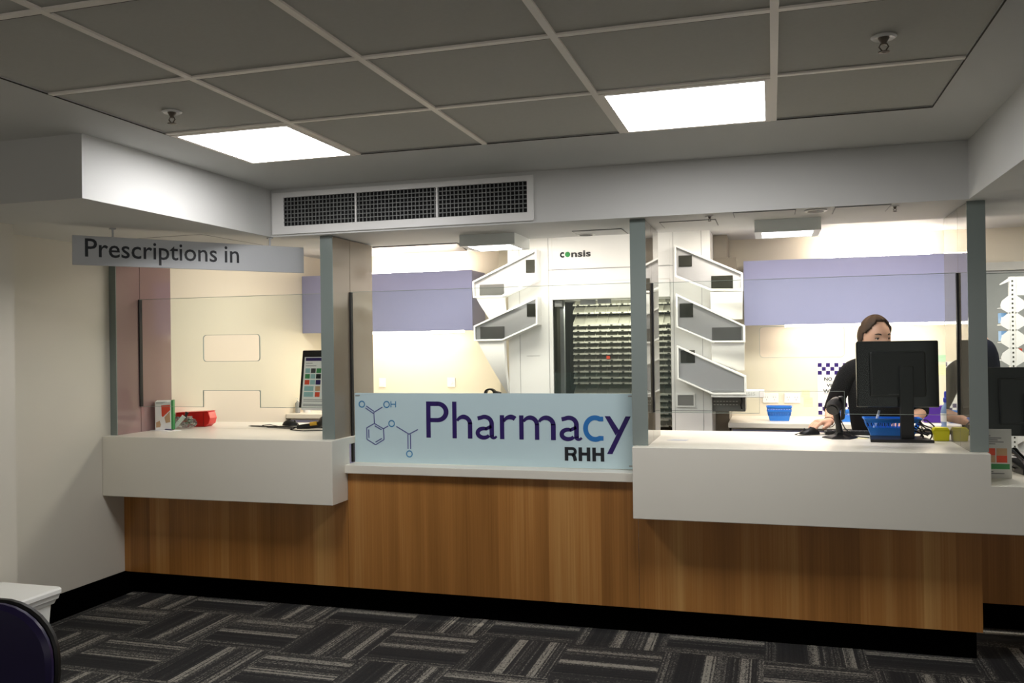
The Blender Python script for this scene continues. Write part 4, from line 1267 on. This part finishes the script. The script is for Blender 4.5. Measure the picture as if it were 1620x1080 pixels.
for k, (lab, dx, dy, z) in enumerate((('loose white paper on the low right counter, bottom sheet', 0, 0, 0), ('loose white paper on the low right counter, top sheet', 0.03, 0.03, 0.0022))):
    tag(MB().prism([(1.09 + dx, 4.40 + dy), (1.30 + dx, 4.37 + dy), (1.32 + dx, 4.53 + dy), (1.11 + dx, 4.56 + dy)], ZL + 0.0004 + z, ZL + 0.0022 + z, 'Z').build('paper_sheet', M['paper']), lab, 'paper', 'paper sheets on the low counter')
t = thing('desk_phone', 'black desk phone at the far right of the low counter', 'phone', (1.20, 4.70, ZL), math.radians(8))
MB().prism([(-0.09, 0), (0.09, 0), (0.09, 0.06), (-0.09, 0.025)], -0.10, 0.10, 'X').build('body', M['bplastic'], t, world=False, bevel=0.004)
MB().tube([(-0.07, -0.085, 0.05), (-0.072, -0.03, 0.062), (-0.072, 0.04, 0.082), (-0.07, 0.085, 0.088)], [0.022, 0.014, 0.014, 0.022], 10).build('handset', M['bgloss'], t, world=False, smooth=True)
mb = MB()
for r in range(4):
    for c in range(3):
        x, y = -0.015 + 0.028 * c, -0.065 + 0.026 * r
        mb.box(x, x + 0.02, y, y + 0.016, 0.024 + 0.194 * (y + 0.09), 0.034 + 0.194 * (y + 0.09))
mb.build('button', M['dgrey'], t, world=False)
MB().tube([(1.10, 4.69, ZL + 0.02), (1.065, 4.66, ZL + 0.04), (1.06, 4.72, ZL + 0.07), (1.10, 4.80, ZL + 0.05), (1.18, 4.86, ZL + 0.03)], 0.004, 6).build('cord', M['rubber'], t, smooth=True)

# pharmacy shelving seen end-on
t = thing('shelf_rack', 'white slotted pharmacy shelf rack right of the dark column', 'shelving', (1.42, 6.05, 0))
YG = 6.05
MB().box(1.405, 1.438, YG, YG + 0.03, 0, 1.85).build('upright', M['white_metal'], t)
mb = MB()
for k in range(66):
    z = 0.03 + 0.0275 * k
    mb.box(1.417, 1.426, YG - 0.001, YG + 0.001, z, z + 0.011)
so = mb.build('slot', M['dark'], t)
so['kind'] = 'stuff'
MB().box(1.438, 1.90, YG + 0.012, YG + 0.016, 1.735, 1.85).build('top_panel', M['white_metal'], t)
MB().box(1.438, 1.90, YG + 0.012, YG + 0.016, 0.3, 1.10).build('lower_panel', M['white_metal'], t)
def hexend(z0, z1):
    h = z1 - z0
    for sg, xe in ((-1, 1.405), (1, 1.438)):
        pl = [(xe, z1), (xe + sg * 0.043, z1 - h * .30), (xe + sg * 0.052, z1 - h * .55), (xe + sg * 0.048, z1 - h * .72), (xe, z0)]
        MB().prism(pl, YG - 0.004, YG).build('end_plate', M['white_metal'], t)
        a, b = sorted((xe, xe + sg * 0.047))
        MB().box(a, b, YG, YG + 0.10, z0 + h * .30, z0 + h * .34).build('shelf', M['white_metal'], t)
LV = ((1.622, 1.738), (1.518, 1.632), (1.408, 1.526), (1.300, 1.414), (1.06, 1.17), (0.94, 1.05), (0.82, 0.93))
for a, b in LV:
    hexend(a, b)
MB().prism([(1.405, 1.845), (1.351, 1.806), (1.353, 1.800), (1.405, 1.822)], YG - 0.004, YG).build('top_bracket', M['white_metal'], t)
for (x, z, m, lab) in ((1.372, 1.566, 'carton', 'blue carton on the upper left shelf of the rack'), (1.455, 1.345, 'redp', 'reddish carton low on the right side of the rack'), (1.372, 1.455, 'carton', 'blue carton on the middle left shelf of the rack')):
    tt = thing('medicine_carton', lab, 'carton', (x, YG + 0.05, z), group='cartons on the shelf rack')
    MB().box(x - 0.012, x + 0.018, YG + 0.012, YG + 0.09, z, z + 0.062).build('carton_body', M[m], tt)
    MB().box(x - 0.011, x + 0.017, YG + 0.0112, YG + 0.012, z + 0.02, z + 0.036).build('label_band', M['paper'], tt)

# ------------------------------------------------------------------ foreground left: tub and chair
t = thing('storage_tub', 'white lidded plastic tub standing by the left wall', 'tub', (-3.30, 3.0, 0))
x0, x1, y0, y1 = -3.465, -3.105, 2.62, 3.245
def rr(e, r):
    return rrect(x0 + e, x1 - e, y0 + e, y1 - e, r, 5)
def loft(mb, rings):
    n = len(rings[0][0])
    vs, fs = [], []
    for pts, z in rings:
        vs += [(p[0], p[1], z) for p in pts]
    for j in range(len(rings) - 1):
        for i in range(n):
            fs.append((j * n + i, j * n + (i + 1) % n, (j + 1) * n + (i + 1) % n, (j + 1) * n + i))
    fs.append(tuple(range(n))[::-1])
    fs.append(tuple(range((len(rings) - 1) * n, len(rings) * n)))
    return mb.add(vs, fs)
loft(MB(), [(rr(0.05, 0.03), 0), (rr(0.03, 0.025), 0.34)]).build('tub_body', M['white'], t, smooth=True)
loft(MB(), [(rr(0.022, 0.02), 0.335), (rr(0.016, 0.02), 0.352), (rr(0.010, 0.02), 0.356), (rr(0.006, 0.02), 0.374), (rr(0.0, 0.025), 0.380), (rr(0.0, 0.025), 0.396), (rr(0.006, 0.02), 0.403), (rr(0.03, 0.02), 0.405)]).build('lid', M['white'], t, smooth=True)

t = thing('vinyl_chair', 'dark purple vinyl chair back in the lower left corner', 'chair', (-2.055, 1.66, 0), math.radians(16))
# local: chair faces -Y side toward the viewer's left; backrest at +Y
def pad(w, h, r, y0_, y1_, z0_, inset=0.012):
    mb = MB()
    o = rrect(-w / 2, w / 2, z0_, z0_ + h, r, 8)
    i_ = rrect(-w / 2 + inset, w / 2 - inset, z0_ + inset, z0_ + h - inset, r - inset, 8)
    n = len(o)
    vs = [(p[0], y0_, p[1]) for p in i_] + [(p[0], y0_ + inset, p[1]) for p in o] + [(p[0], y1_ - inset, p[1]) for p in o] + [(p[0], y1_, p[1]) for p in i_]
    fs = [tuple(range(n)), tuple(range(4 * n - 1, 3 * n - 1, -1))]
    for j in range(3):
        for i in range(n):
            fs.append((j * n + i, j * n + (i + 1) % n, (j + 1) * n + (i + 1) % n, (j + 1) * n + i))
    return mb.add(vs, fs)
pad(0.45, 0.37, 0.165, 0.215, 0.25, 0.417).build('backrest', M['vinyl'], t, world=False, smooth=True)
pad(0.456, 0.376, 0.168, 0.25, 0.275, 0.414, 0.006).build('back_shell', M['bplastic'], t, world=False, smooth=True)
sm = MB()
sp = rrect(-0.23, 0.23, -0.24, 0.22, 0.06, 6)
sm.prism(sp, 0.38, 0.435, 'Z').build('seat', M['vinyl'], t, world=False, bevel=0.012)
for sx in (-1, 1):
    MB().tube([(sx * 0.20, -0.20, 0.40), (sx * 0.215, -0.225, 0.0)], 0.011, 10).build('leg', M['chrome'], t, world=False)
    MB().tube([(sx * 0.20, 0.19, 0.40), (sx * 0.215, 0.235, 0.0)], 0.011, 10).build('leg', M['chrome'], t, world=False)
    MB().tube([(sx * 0.19, 0.20, 0.41), (sx * 0.19, 0.262, 0.47), (sx * 0.185, 0.268, 0.60)], 0.010, 10).build('back_support', M['chrome'], t, world=False)

# ------------------------------------------------------------------ people
def skin_mesh(nodes, edges, root, level=2):
    me = bpy.data.meshes.new('tmp')
    names = list(nodes)
    me.from_pydata([nodes[k][0] for k in names], [(names.index(a), names.index(b)) for a, b in edges], [])
    o = bpy.data.objects.new('tmp', me)
    COL.objects.link(o)
    sk = o.modifiers.new('s', 'SKIN')
    sk.use_smooth_shade = True
    for i, k in enumerate(names):
        d = me.skin_vertices[0].data[i]
        r = nodes[k][1]
        d.radius = r if isinstance(r, tuple) else (r, r)
        d.use_root = (k == root)
    su = o.modifiers.new('u', 'SUBSURF')
    su.levels = level
    su.render_levels = level
    dg = bpy.context.evaluated_depsgraph_get()
    dg.update()
    out = bpy.data.meshes.new_from_object(o.evaluated_get(dg))
    vs = [v.co.copy() for v in out.vertices]
    fs = [tuple(p.vertices) for p in out.polygons]
    bpy.data.objects.remove(o)
    bpy.data.meshes.remove(me)
    bpy.data.meshes.remove(out)
    return vs, fs

def gauss(a, b, s):
    return math.exp(-((a * a) / (s * s) + (b * b) / (s * s)) / 2)

def head_pt(th, ph, off=0.0):
    """th 0..pi from crown down, ph round; +y is the face direction, x to the head's right"""
    dx, dy, dz = math.sin(th) * math.sin(ph), math.sin(th) * math.cos(ph), math.cos(th)
    x, y, z = dx * 0.074, dy * 0.094, dz * 0.112
    if z < 0:
        k = -z / 0.112
        x *= 1 - 0.30 * k ** 1.5
        y = y * (1 - 0.20 * k) + 0.016 * k
    if dy < 0:
        y *= 1.0 + 0.05 * (1 - abs(dz))
    if dy > 0:
        y -= 0.006 * max(0, dz) * dy
        f = 1.0
        # nose, brow ridge, eye sockets, lips, chin
        y += f * (0.022 * gauss(x, z + 0.030, 0.011) + 0.012 * gauss(x, z + 0.012, 0.009))
        y += f * 0.004 * gauss(x, (z - 0.020) * 1.2, 0.028)
        for sgn in (-1, 1):
            y -= f * 0.012 * gauss(x - sgn * 0.031, (z - 0.002) * 1.3, 0.014)
            y += f * 0.004 * gauss(x - sgn * 0.040, z + 0.028, 0.020)
        y += f * 0.006 * gauss(x * 0.6, z + 0.062, 0.008)
        y += f * 0.007 * gauss(x, z + 0.098, 0.016)
    p = Vector((x, y, z))
    if off:
        p += Vector((dx, dy, dz)) * off
    return p

def head_grid(nt=36, npp=48, off=0.0):
    vs = [head_pt(PI * i / nt, 2 * PI * j / npp, off) for i in range(nt + 1) for j in range(npp)]
    fs = [(i * npp + j, i * npp + (j + 1) % npp, (i + 1) * npp + (j + 1) % npp, (i + 1) * npp + j) for i in range(nt) for j in range(npp)]
    return vs, fs

def person(label, hc, yaw, pitch, sh_r, sh_l, el_r, el_l, wr_r, wr_l, chest, pelvis, feet, facing, top, hand_r, hand_l, hairmat):
    """hc: head centre; facing: unit vector of the body front (XY)"""
    V = Vector
    nodes, edges = {}, []
    def node(k, p, r, par=None):
        nodes[k] = (tuple(p), r)
        if par: edges.append((par, k))
    f = V((facing[0], facing[1], 0)).normalized()
    node('pelvis', pelvis, (0.125, 0.10))
    mid = V(pelvis).lerp(V(chest), 0.5)
    node('waist', mid, (0.105, 0.085), 'pelvis')
    node('chest', chest, (0.125, 0.095), 'waist')
    nb = (V(sh_r) + V(sh_l)) / 2 + V((0, 0, 0.035))
    node('neckbase', nb, 0.062, 'chest')
    node('neck', nb.lerp(V(hc), 0.45), 0.05, 'neckbase')
    node('skull', V(hc) + V((0, 0, -0.01)), 0.055, 'neck')
    for s, sh, el, wr in (('r', sh_r, el_r, wr_r), ('l', sh_l, el_l, wr_l)):
        node('sh' + s, sh, 0.052, 'neckbase')
        node('ua' + s, V(sh).lerp(V(el), 0.4), 0.045, 'sh' + s)
        node('el' + s, el, 0.037, 'ua' + s)
        node('fa' + s, V(el).lerp(V(wr), 0.35), 0.036, 'el' + s)
        node('wr' + s, wr, (0.025, 0.021), 'fa' + s)
    for s, ft in (('r', feet[0]), ('l', feet[1])):
        side = V((ft[0], ft[1], 0)) - V((pelvis[0], pelvis[1], 0))
        hip = V(pelvis) + side * 0.9 + V((0, 0, -0.05))
        node('hip' + s, hip, 0.085, 'pelvis')
        node('kn' + s, (V(hip) + V(ft)) / 2 + f * 0.02, 0.055, 'hip' + s)
        node('an' + s, V(ft) + V((0, 0, 0.08)), 0.036, 'kn' + s)
        node('toe' + s, V(ft) + f * 0.13 + V((0, 0, 0.03)), 0.03, 'an' + s)
    vs, fs = skin_mesh(nodes, edges, 'pelvis')
    body = MB().add(vs, fs)
    # hands: palm plus five tapered bent fingers, each a chain rooted in the palm
    for s, wr, (dr, up, curl) in (('r', wr_r, hand_r), ('l', wr_l, hand_l)):
        d = V(dr).normalized()
        u = (V(up) - d * V(up).dot(d)).normalized()
        sd = d.cross(u) * (1 if s == 'l' else -1)      # towards the thumb
        W = V(wr)
        pal = {'w': (tuple(W - d * 0.01), (0.024, 0.020)), 'a': (tuple(W + d * 0.030), (0.034, 0.016)), 'b': (tuple(W + d * 0.068), (0.038, 0.0135))}
        # flattened palm as a scaled tube
        n = 14
        rings = []
        for q, (hw, ht) in ((-0.015, (0.026, 0.021)), (0.012, (0.030, 0.019)), (0.04, (0.038, 0.0175)), (0.068, (0.040, 0.015)), (0.080, (0.036, 0.011))):
            c = W + d * q + u * 0.004
            rings.append([c + sd * (hw * math.cos(2 * PI * k / n)) + u * (ht * math.sin(2 * PI * k / n)) for k in range(n)])
        pv = [p for r in rings for p in r]
        pf = [(j * n + k, j * n + (k + 1) % n, (j + 1) * n + (k + 1) % n, (j + 1) * n + k) for j in range(4) for k in range(n)] + [tuple(range(n)), tuple(range(4 * n, 5 * n))]
        body.add(pv, pf)
        for (o, ln, sp) in ((0.027, 0.072, 0.10), (0.009, 0.080, 0.03), (-0.009, 0.074, -0.04), (-0.026, 0.058, -0.12)):
            p = W + d * 0.066 + sd * o + u * 0.003
            pts, ang = [p - d * 0.02, p], 0.15
            dirv = (d + sd * sp).normalized()
            for seg, l in enumerate((0.42, 0.33, 0.25)):
                ang += curl * (0.75, 1.0, 0.9)[seg]
                dv = dirv * math.cos(ang) - u * math.sin(ang)
                p = p + dv * ln * l
                pts.append(p)
            body.tube(pts, [0.0095, 0.0098, 0.0088, 0.0078, 0.0060], 10)
        p = W + d * 0.018 + sd * 0.024 - u * 0.004
        tv = (d * 0.75 + sd * 0.6 - u * 0.25).normalized()
        t2 = (d * 0.95 + sd * 0.15 - u * 0.35).normalized()
        body.tube([p - tv * 0.01, p + tv * 0.03, p + tv * 0.034 + t2 * 0.022, p + tv * 0.034 + t2 * 0.044], [0.013, 0.0125, 0.0105, 0.0075], 10)
    # head
    HR = Matrix.Translation(V(hc)) @ Matrix.Rotation(yaw, 4, 'Z') @ Matrix.Rotation(pitch, 4, 'X')
    hv, hf = head_grid()
    body.add([HR @ p for p in hv], hf)
    for sgn in (-1, 1):           # ears
        ev = []
        b2 = MB().lathe([(0.004, -0.004), (0.022, -0.003), (0.026, 0.003), (0.020, 0.006), (0.012, 0.003)], (0, 0, 0), 16, 1.0, 1.35)
        b2.xf(HR @ Matrix.Translation((sgn * 0.071, -0.010, -0.012)) @ Matrix.Rotation(sgn * PI / 2, 4, 'Y') @ Matrix.Rotation(PI / 2, 4, 'Z'))
        body.add(b2.v, b2.f)
    # one continuous surface
    t = thing('person', label, 'person', (pelvis[0], pelvis[1], 0))
    tmp = body.build('tmp', M['skin'])
    rm = tmp.modifiers.new('r', 'REMESH')
    rm.mode = 'VOXEL'
    rm.voxel_size = 0.0052
    sm_ = tmp.modifiers.new('s', 'SMOOTH')
    sm_.iterations = 2
    sm_.factor = 0.4
    dg = bpy.context.evaluated_depsgraph_get()
    dg.update()
    out = bpy.data.meshes.new_from_object(tmp.evaluated_get(dg))
    b3 = MB().add([v.co.copy() for v in out.vertices], [tuple(p.vertices) for p in out.polygons])
    bpy.data.objects.remove(tmp)
    bpy.data.meshes.remove(out)
    bo = b3.build('body', M['skin'], t, smooth=True)
    # eyes
    for sgn in (-1, 1):
        c = V((sgn * 0.031, 0.0675, 0.002))
        e = MB()
        n = 14
        ev = [c + V((0.0112 * math.sin(PI * i / 8) * math.cos(2 * PI * j / n), 0.0112 * math.sin(PI * i / 8) * math.sin(2 * PI * j / n), 0.0112 * math.cos(PI * i / 8))) for i in range(9) for j in range(n)]
        e.add(ev, [(i * n + j, i * n + (j + 1) % n, (i + 1) * n + (j + 1) % n, (i + 1) * n + j) for i in range(8) for j in range(n)])
        e.xf(HR)
        eo = e.build('eye', M['eyewhite'], t, smooth=True)
        i_ = MB().lathe([(0.0060, 0), (0.0058, 0.0010), (0.001, 0.0016)], (0, 0, 0), 14)
        i_.xf(HR @ Matrix.Translation(c + V((0, 0.0102, -0.0005))) @ Matrix.Rotation(-PI / 2, 4, 'X'))
        i_.build('iris', M['iris'], eo)
        lid = MB().tube([HR @ (c + V((x, math.sqrt(max(0, 0.0135 ** 2 - x * x)) - 0.001, 0.0042 - 14 * x * x))) for x in [-0.013 + 0.026 * k / 8 for k in range(9)]], 0.0027, 6)
        lid.build('eyelash_line', M['brow'], t)
        br = MB().tube([HR @ (V((sgn * (0.014 + 0.034 * k / 6), 0.0885 - 0.016 * (k / 6) ** 2 - 0.002, 0.0215 + 0.006 * math.sin(PI * k / 7)))) for k in range(7)], [0.0028, 0.004, 0.004, 0.0036, 0.003, 0.0024, 0.001], 6)
        br.build('eyebrow', M['brow'], t)
    # hair swept back: shell over crown, sides and back
    nt, npp = 40, 60
    hv, hf = [], []
    for i in range(nt + 1):
        for j in range(npp):
            th, ph = PI * i / nt, 2 * PI * j / npp
            bulge = 0.009 + 0.004 * max(0, math.cos(th)) + 0.002 * math.sin(9 * ph + 3 * th)
            hv.append(head_pt(th, ph, bulge))
    for i in range(nt):
        for j in range(npp):
            th, ph = PI * (i + .5) / nt, 2 * PI * (j + .5) / npp
            a = abs(((ph + PI) % (2 * PI)) - PI)      # 0 at the face
            lim = 0.62 if a < 0.55 else 0.62 + (a - 0.55) * 1.0 if a < 1.25 else 1.32 if a < 1.45 else 1.55 + (a - 1.45) * 0.9
            if th < min(lim, 2.35):
                hf.append((i * npp + j, i * npp + (j + 1) % npp, (i + 1) * npp + (j + 1) % npp, (i + 1) * npp + j))
    used = sorted({k for q in hf for k in q})
    mp = {k: n for n, k in enumerate(used)}
    h = MB().add([HR @ hv[k] for k in used], [tuple(mp[k] for k in q) for q in hf])
    ho = h.build('hair', hairmat, t, smooth=True)
    so_ = ho.modifiers.new('s', 'SOLIDIFY')
    so_.thickness = 0.014
    so_.offset = -0.9
    bun = MB().lathe([(0.001, -0.032), (0.022, -0.024), (0.032, 0), (0.024, 0.022), (0.001, 0.03)], (0, 0, 0), 16)
    bun.xf(HR @ Matrix.Translation((0, -0.110, -0.005)))
    bun.build('hair_bun', hairmat, ho, smooth=True)
    # clothing: knitted top with sleeves to just past the elbow, trousers, shoes
    nodes2, edges2 = {}, []
    def n2(k, p, r, par=None):
        nodes2[k] = (tuple(p), r)
        if par: edges2.append((par, k))
    n2('pelvis', V(pelvis) + V((0, 0, 0.03)), (0.142, 0.118))
    n2('waist', mid, (0.140, 0.105), 'pelvis')
    n2('chest', chest, (0.168, 0.115), 'waist')
    n2('neckbase', nb + V((0, 0, -0.012)), (0.078, 0.07), 'chest')
    for s, sh, el, wr in (('r', sh_r, el_r, wr_r), ('l', sh_l, el_l, wr_l)):
        n2('sh' + s, V(sh), 0.064, 'neckbase')
        n2('ua' + s, V(sh).lerp(V(el), 0.4), 0.056, 'sh' + s)
        n2('el' + s, el, 0.049, 'ua' + s)
        n2('cuff' + s, V(el).lerp(V(wr), 0.20), 0.044, 'el' + s)
    vs, fs = skin_mesh(nodes2, edges2, 'pelvis')
    MB().add(vs, fs).build('knit_top', top, t, smooth=True)
    nodes3, edges3 = {}, []
    def n3(k, p, r, par=None):
        nodes3[k] = (tuple(p), r)
        if par: edges3.append((par, k))
    n3('p', V(pelvis) + V((0, 0, 0.0)), (0.135, 0.112))
    for s in 'rl':
        n3('h' + s, V(nodes['hip' + s][0]), 0.10, 'p')
        n3('k' + s, V(nodes['kn' + s][0]), 0.068, 'h' + s)
        n3('a' + s, V(nodes['an' + s][0]) + V((0, 0, 0.0)), 0.055, 'k' + s)
    vs, fs = skin_mesh(nodes3, edges3, 'p')
    MB().add(vs, fs).build('trousers', M['trouser'], t, smooth=True)
    for s, ft in (('r', feet[0]), ('l', feet[1])):
        c = V(ft)
        sdv = V((-f.y, f.x, 0))
        sh = MB()
        ol = [c - f * 0.06 - sdv * 0.03, c - f * 0.06 + sdv * 0.03, c + f * 0.08 + sdv * 0.043, c + f * 0.17 + sdv * 0.022, c + f * 0.17 - sdv * 0.022, c + f * 0.08 - sdv * 0.043]
        sh.prism([(p.x, p.y) for p in ol], 0.0, 0.075, 'Z')
        sh.build('shoe', M['bplastic'], t, bevel=0.02, seg=3)
    return t

HX, HY, HZ = 0.537, 5.15, 1.485
clerk = person('clerk with brown swept back hair in a black top using the mouse', (HX, HY, HZ), math.radians(180 + 27), math.radians(-6),
       (0.410, 5.28, 1.305), (0.715, 5.30, 1.305), (0.320, 5.335, 1.075), (0.795, 5.34, 1.065), (0.292, 5.085, 1.026), (0.690, 5.11, 1.035),
       (0.545, 5.31, 1.20), (0.555, 5.36, 0.86), ((0.47, 5.40, 0), (0.66, 5.40, 0)), (0.0, -1.0), M['top_black'],
       ((-0.80, -0.60, 0.02), (0, 0, 1), 0.34), ((-0.55, -0.8, -0.05), (0, 0, 1), 0.30), M['hair'])
PX, PY = 1.097, 5.62
person('second worker in navy mostly hidden behind the dark right column', (PX - 0.035, PY - 0.005, 1.62), math.radians(180 - 62), math.radians(-8),
       (PX + 0.035, PY + 0.17, 1.405), (PX + 0.045, PY - 0.17, 1.405), (PX + 0.06, PY + 0.19, 1.15), (PX + 0.075, PY - 0.20, 1.15), (PX - 0.03, PY + 0.17, 0.97), (PX - 0.02, PY - 0.18, 0.97),
       (PX + 0.01, PY, 1.29), (PX + 0.01, PY, 0.93), ((PX + 0.02, PY + 0.10, 0), (PX + 0.02, PY - 0.09, 0)), (-1.0, -0.1), M['top_navy'],
       ((-0.5, 0.0, -0.85), (-0.85, 0.0, 0.5), 0.25), ((-0.5, 0.0, -0.85), (-0.85, 0.0, 0.5), 0.25), M['hair'])
MB().tube([(0.290 + 0.032 * math.cos(2 * PI * k / 18), 5.092 + 0.010 * math.sin(2 * PI * k / 18), 1.026 + 0.027 * math.sin(2 * PI * k / 18)) for k in range(18)], 0.0022, 5, closed=True).build('wristband', M['rubber'], clerk)

# ------------------------------------------------------------------ light
def area(name, loc, size, sy, power, col, rot=(0, 0, 0)):
    l = bpy.data.lights.new(name, 'AREA')
    l.shape = 'RECTANGLE'
    l.size, l.size_y = size, sy
    l.energy = power
    l.color = col
    o = bpy.data.objects.new(name, l)
    o.location = loc
    o.rotation_euler = rot
    o.visible_glossy = False
    COL.objects.link(o)
    return o
area('staff_fill', (-2.2, 5.55, ZI - 0.01), 1.6, 0.4, 21, (1.0, 0.93, 0.82))  # added fill lamps over the staff side, no fittings modelled
area('staff_fill', (0.4, 5.55, ZI - 0.01), 1.6, 0.4, 24, (1.0, 0.93, 0.82))
area('staff_fill', (2.2, 5.6, ZI - 0.01), 1.0, 0.4, 16, (1.0, 0.97, 0.94))
area('tray_fill', (-1.05, 6.16, 1.74), 0.75, 0.06, 2.8, (1.0, 0.97, 0.86), (math.radians(38), 0, 0))  # added lamp that brightens the trays, not a part of the machine
area('staff_bounce', (-1.4, 5.75, 1.62), 3.6, 0.5, 10, (1.0, 0.95, 0.88), (math.radians(180 + 22), 0, 0))  # added upward lamp in mid air, stands in for light bounced onto the soffit

w = bpy.data.worlds.new('world')
scn.world = w
w.use_nodes = True
bg = w.node_tree.nodes['Background']
bg.inputs['Color'].default_value = (1.0, 0.96, 0.90, 1)
bg.inputs['Strength'].default_value = 0.34

# ------------------------------------------------------------------ camera
YAW, PIT, ROL, FPX = 0.2884, 0.0035, -0.0139, 1387.2133
cam = bpy.data.cameras.new('camera')
cam.sensor_fit = 'HORIZONTAL'
cam.sensor_width = 36.0
cam.lens = FPX / 1620 * 36.0
cam.clip_start = 0.05
co = bpy.data.objects.new('camera', cam)
COL.objects.link(co)
fw0 = Vector((-math.sin(YAW), math.cos(YAW), 0))
rt = Vector((math.cos(YAW), math.sin(YAW), 0))
up0 = Vector((0, 0, 1))
fw = fw0 * math.cos(PIT) + up0 * math.sin(PIT)
up = up0 * math.cos(PIT) - fw0 * math.sin(PIT)
r2 = rt * math.cos(ROL) + up * math.sin(ROL)
u2 = up * math.cos(ROL) - rt * math.sin(ROL)
Mx = Matrix((r2, u2, -fw)).transposed().to_4x4()
Mx.translation = Vector((0, 0, 1.475))
co.matrix_world = Mx
scn.camera = co

scn.view_settings.view_transform = 'Standard'
scn.view_settings.look = 'None'
scn.view_settings.exposure = 0.68
scn.cycles.use_denoising = True
scn.cycles.max_bounces = 10
scn.cycles.transparent_max_bounces = 16
scn.cycles.caustics_reflective = False
scn.cycles.caustics_refractive = False
scn.cycles.sample_clamp_indirect = 6.0
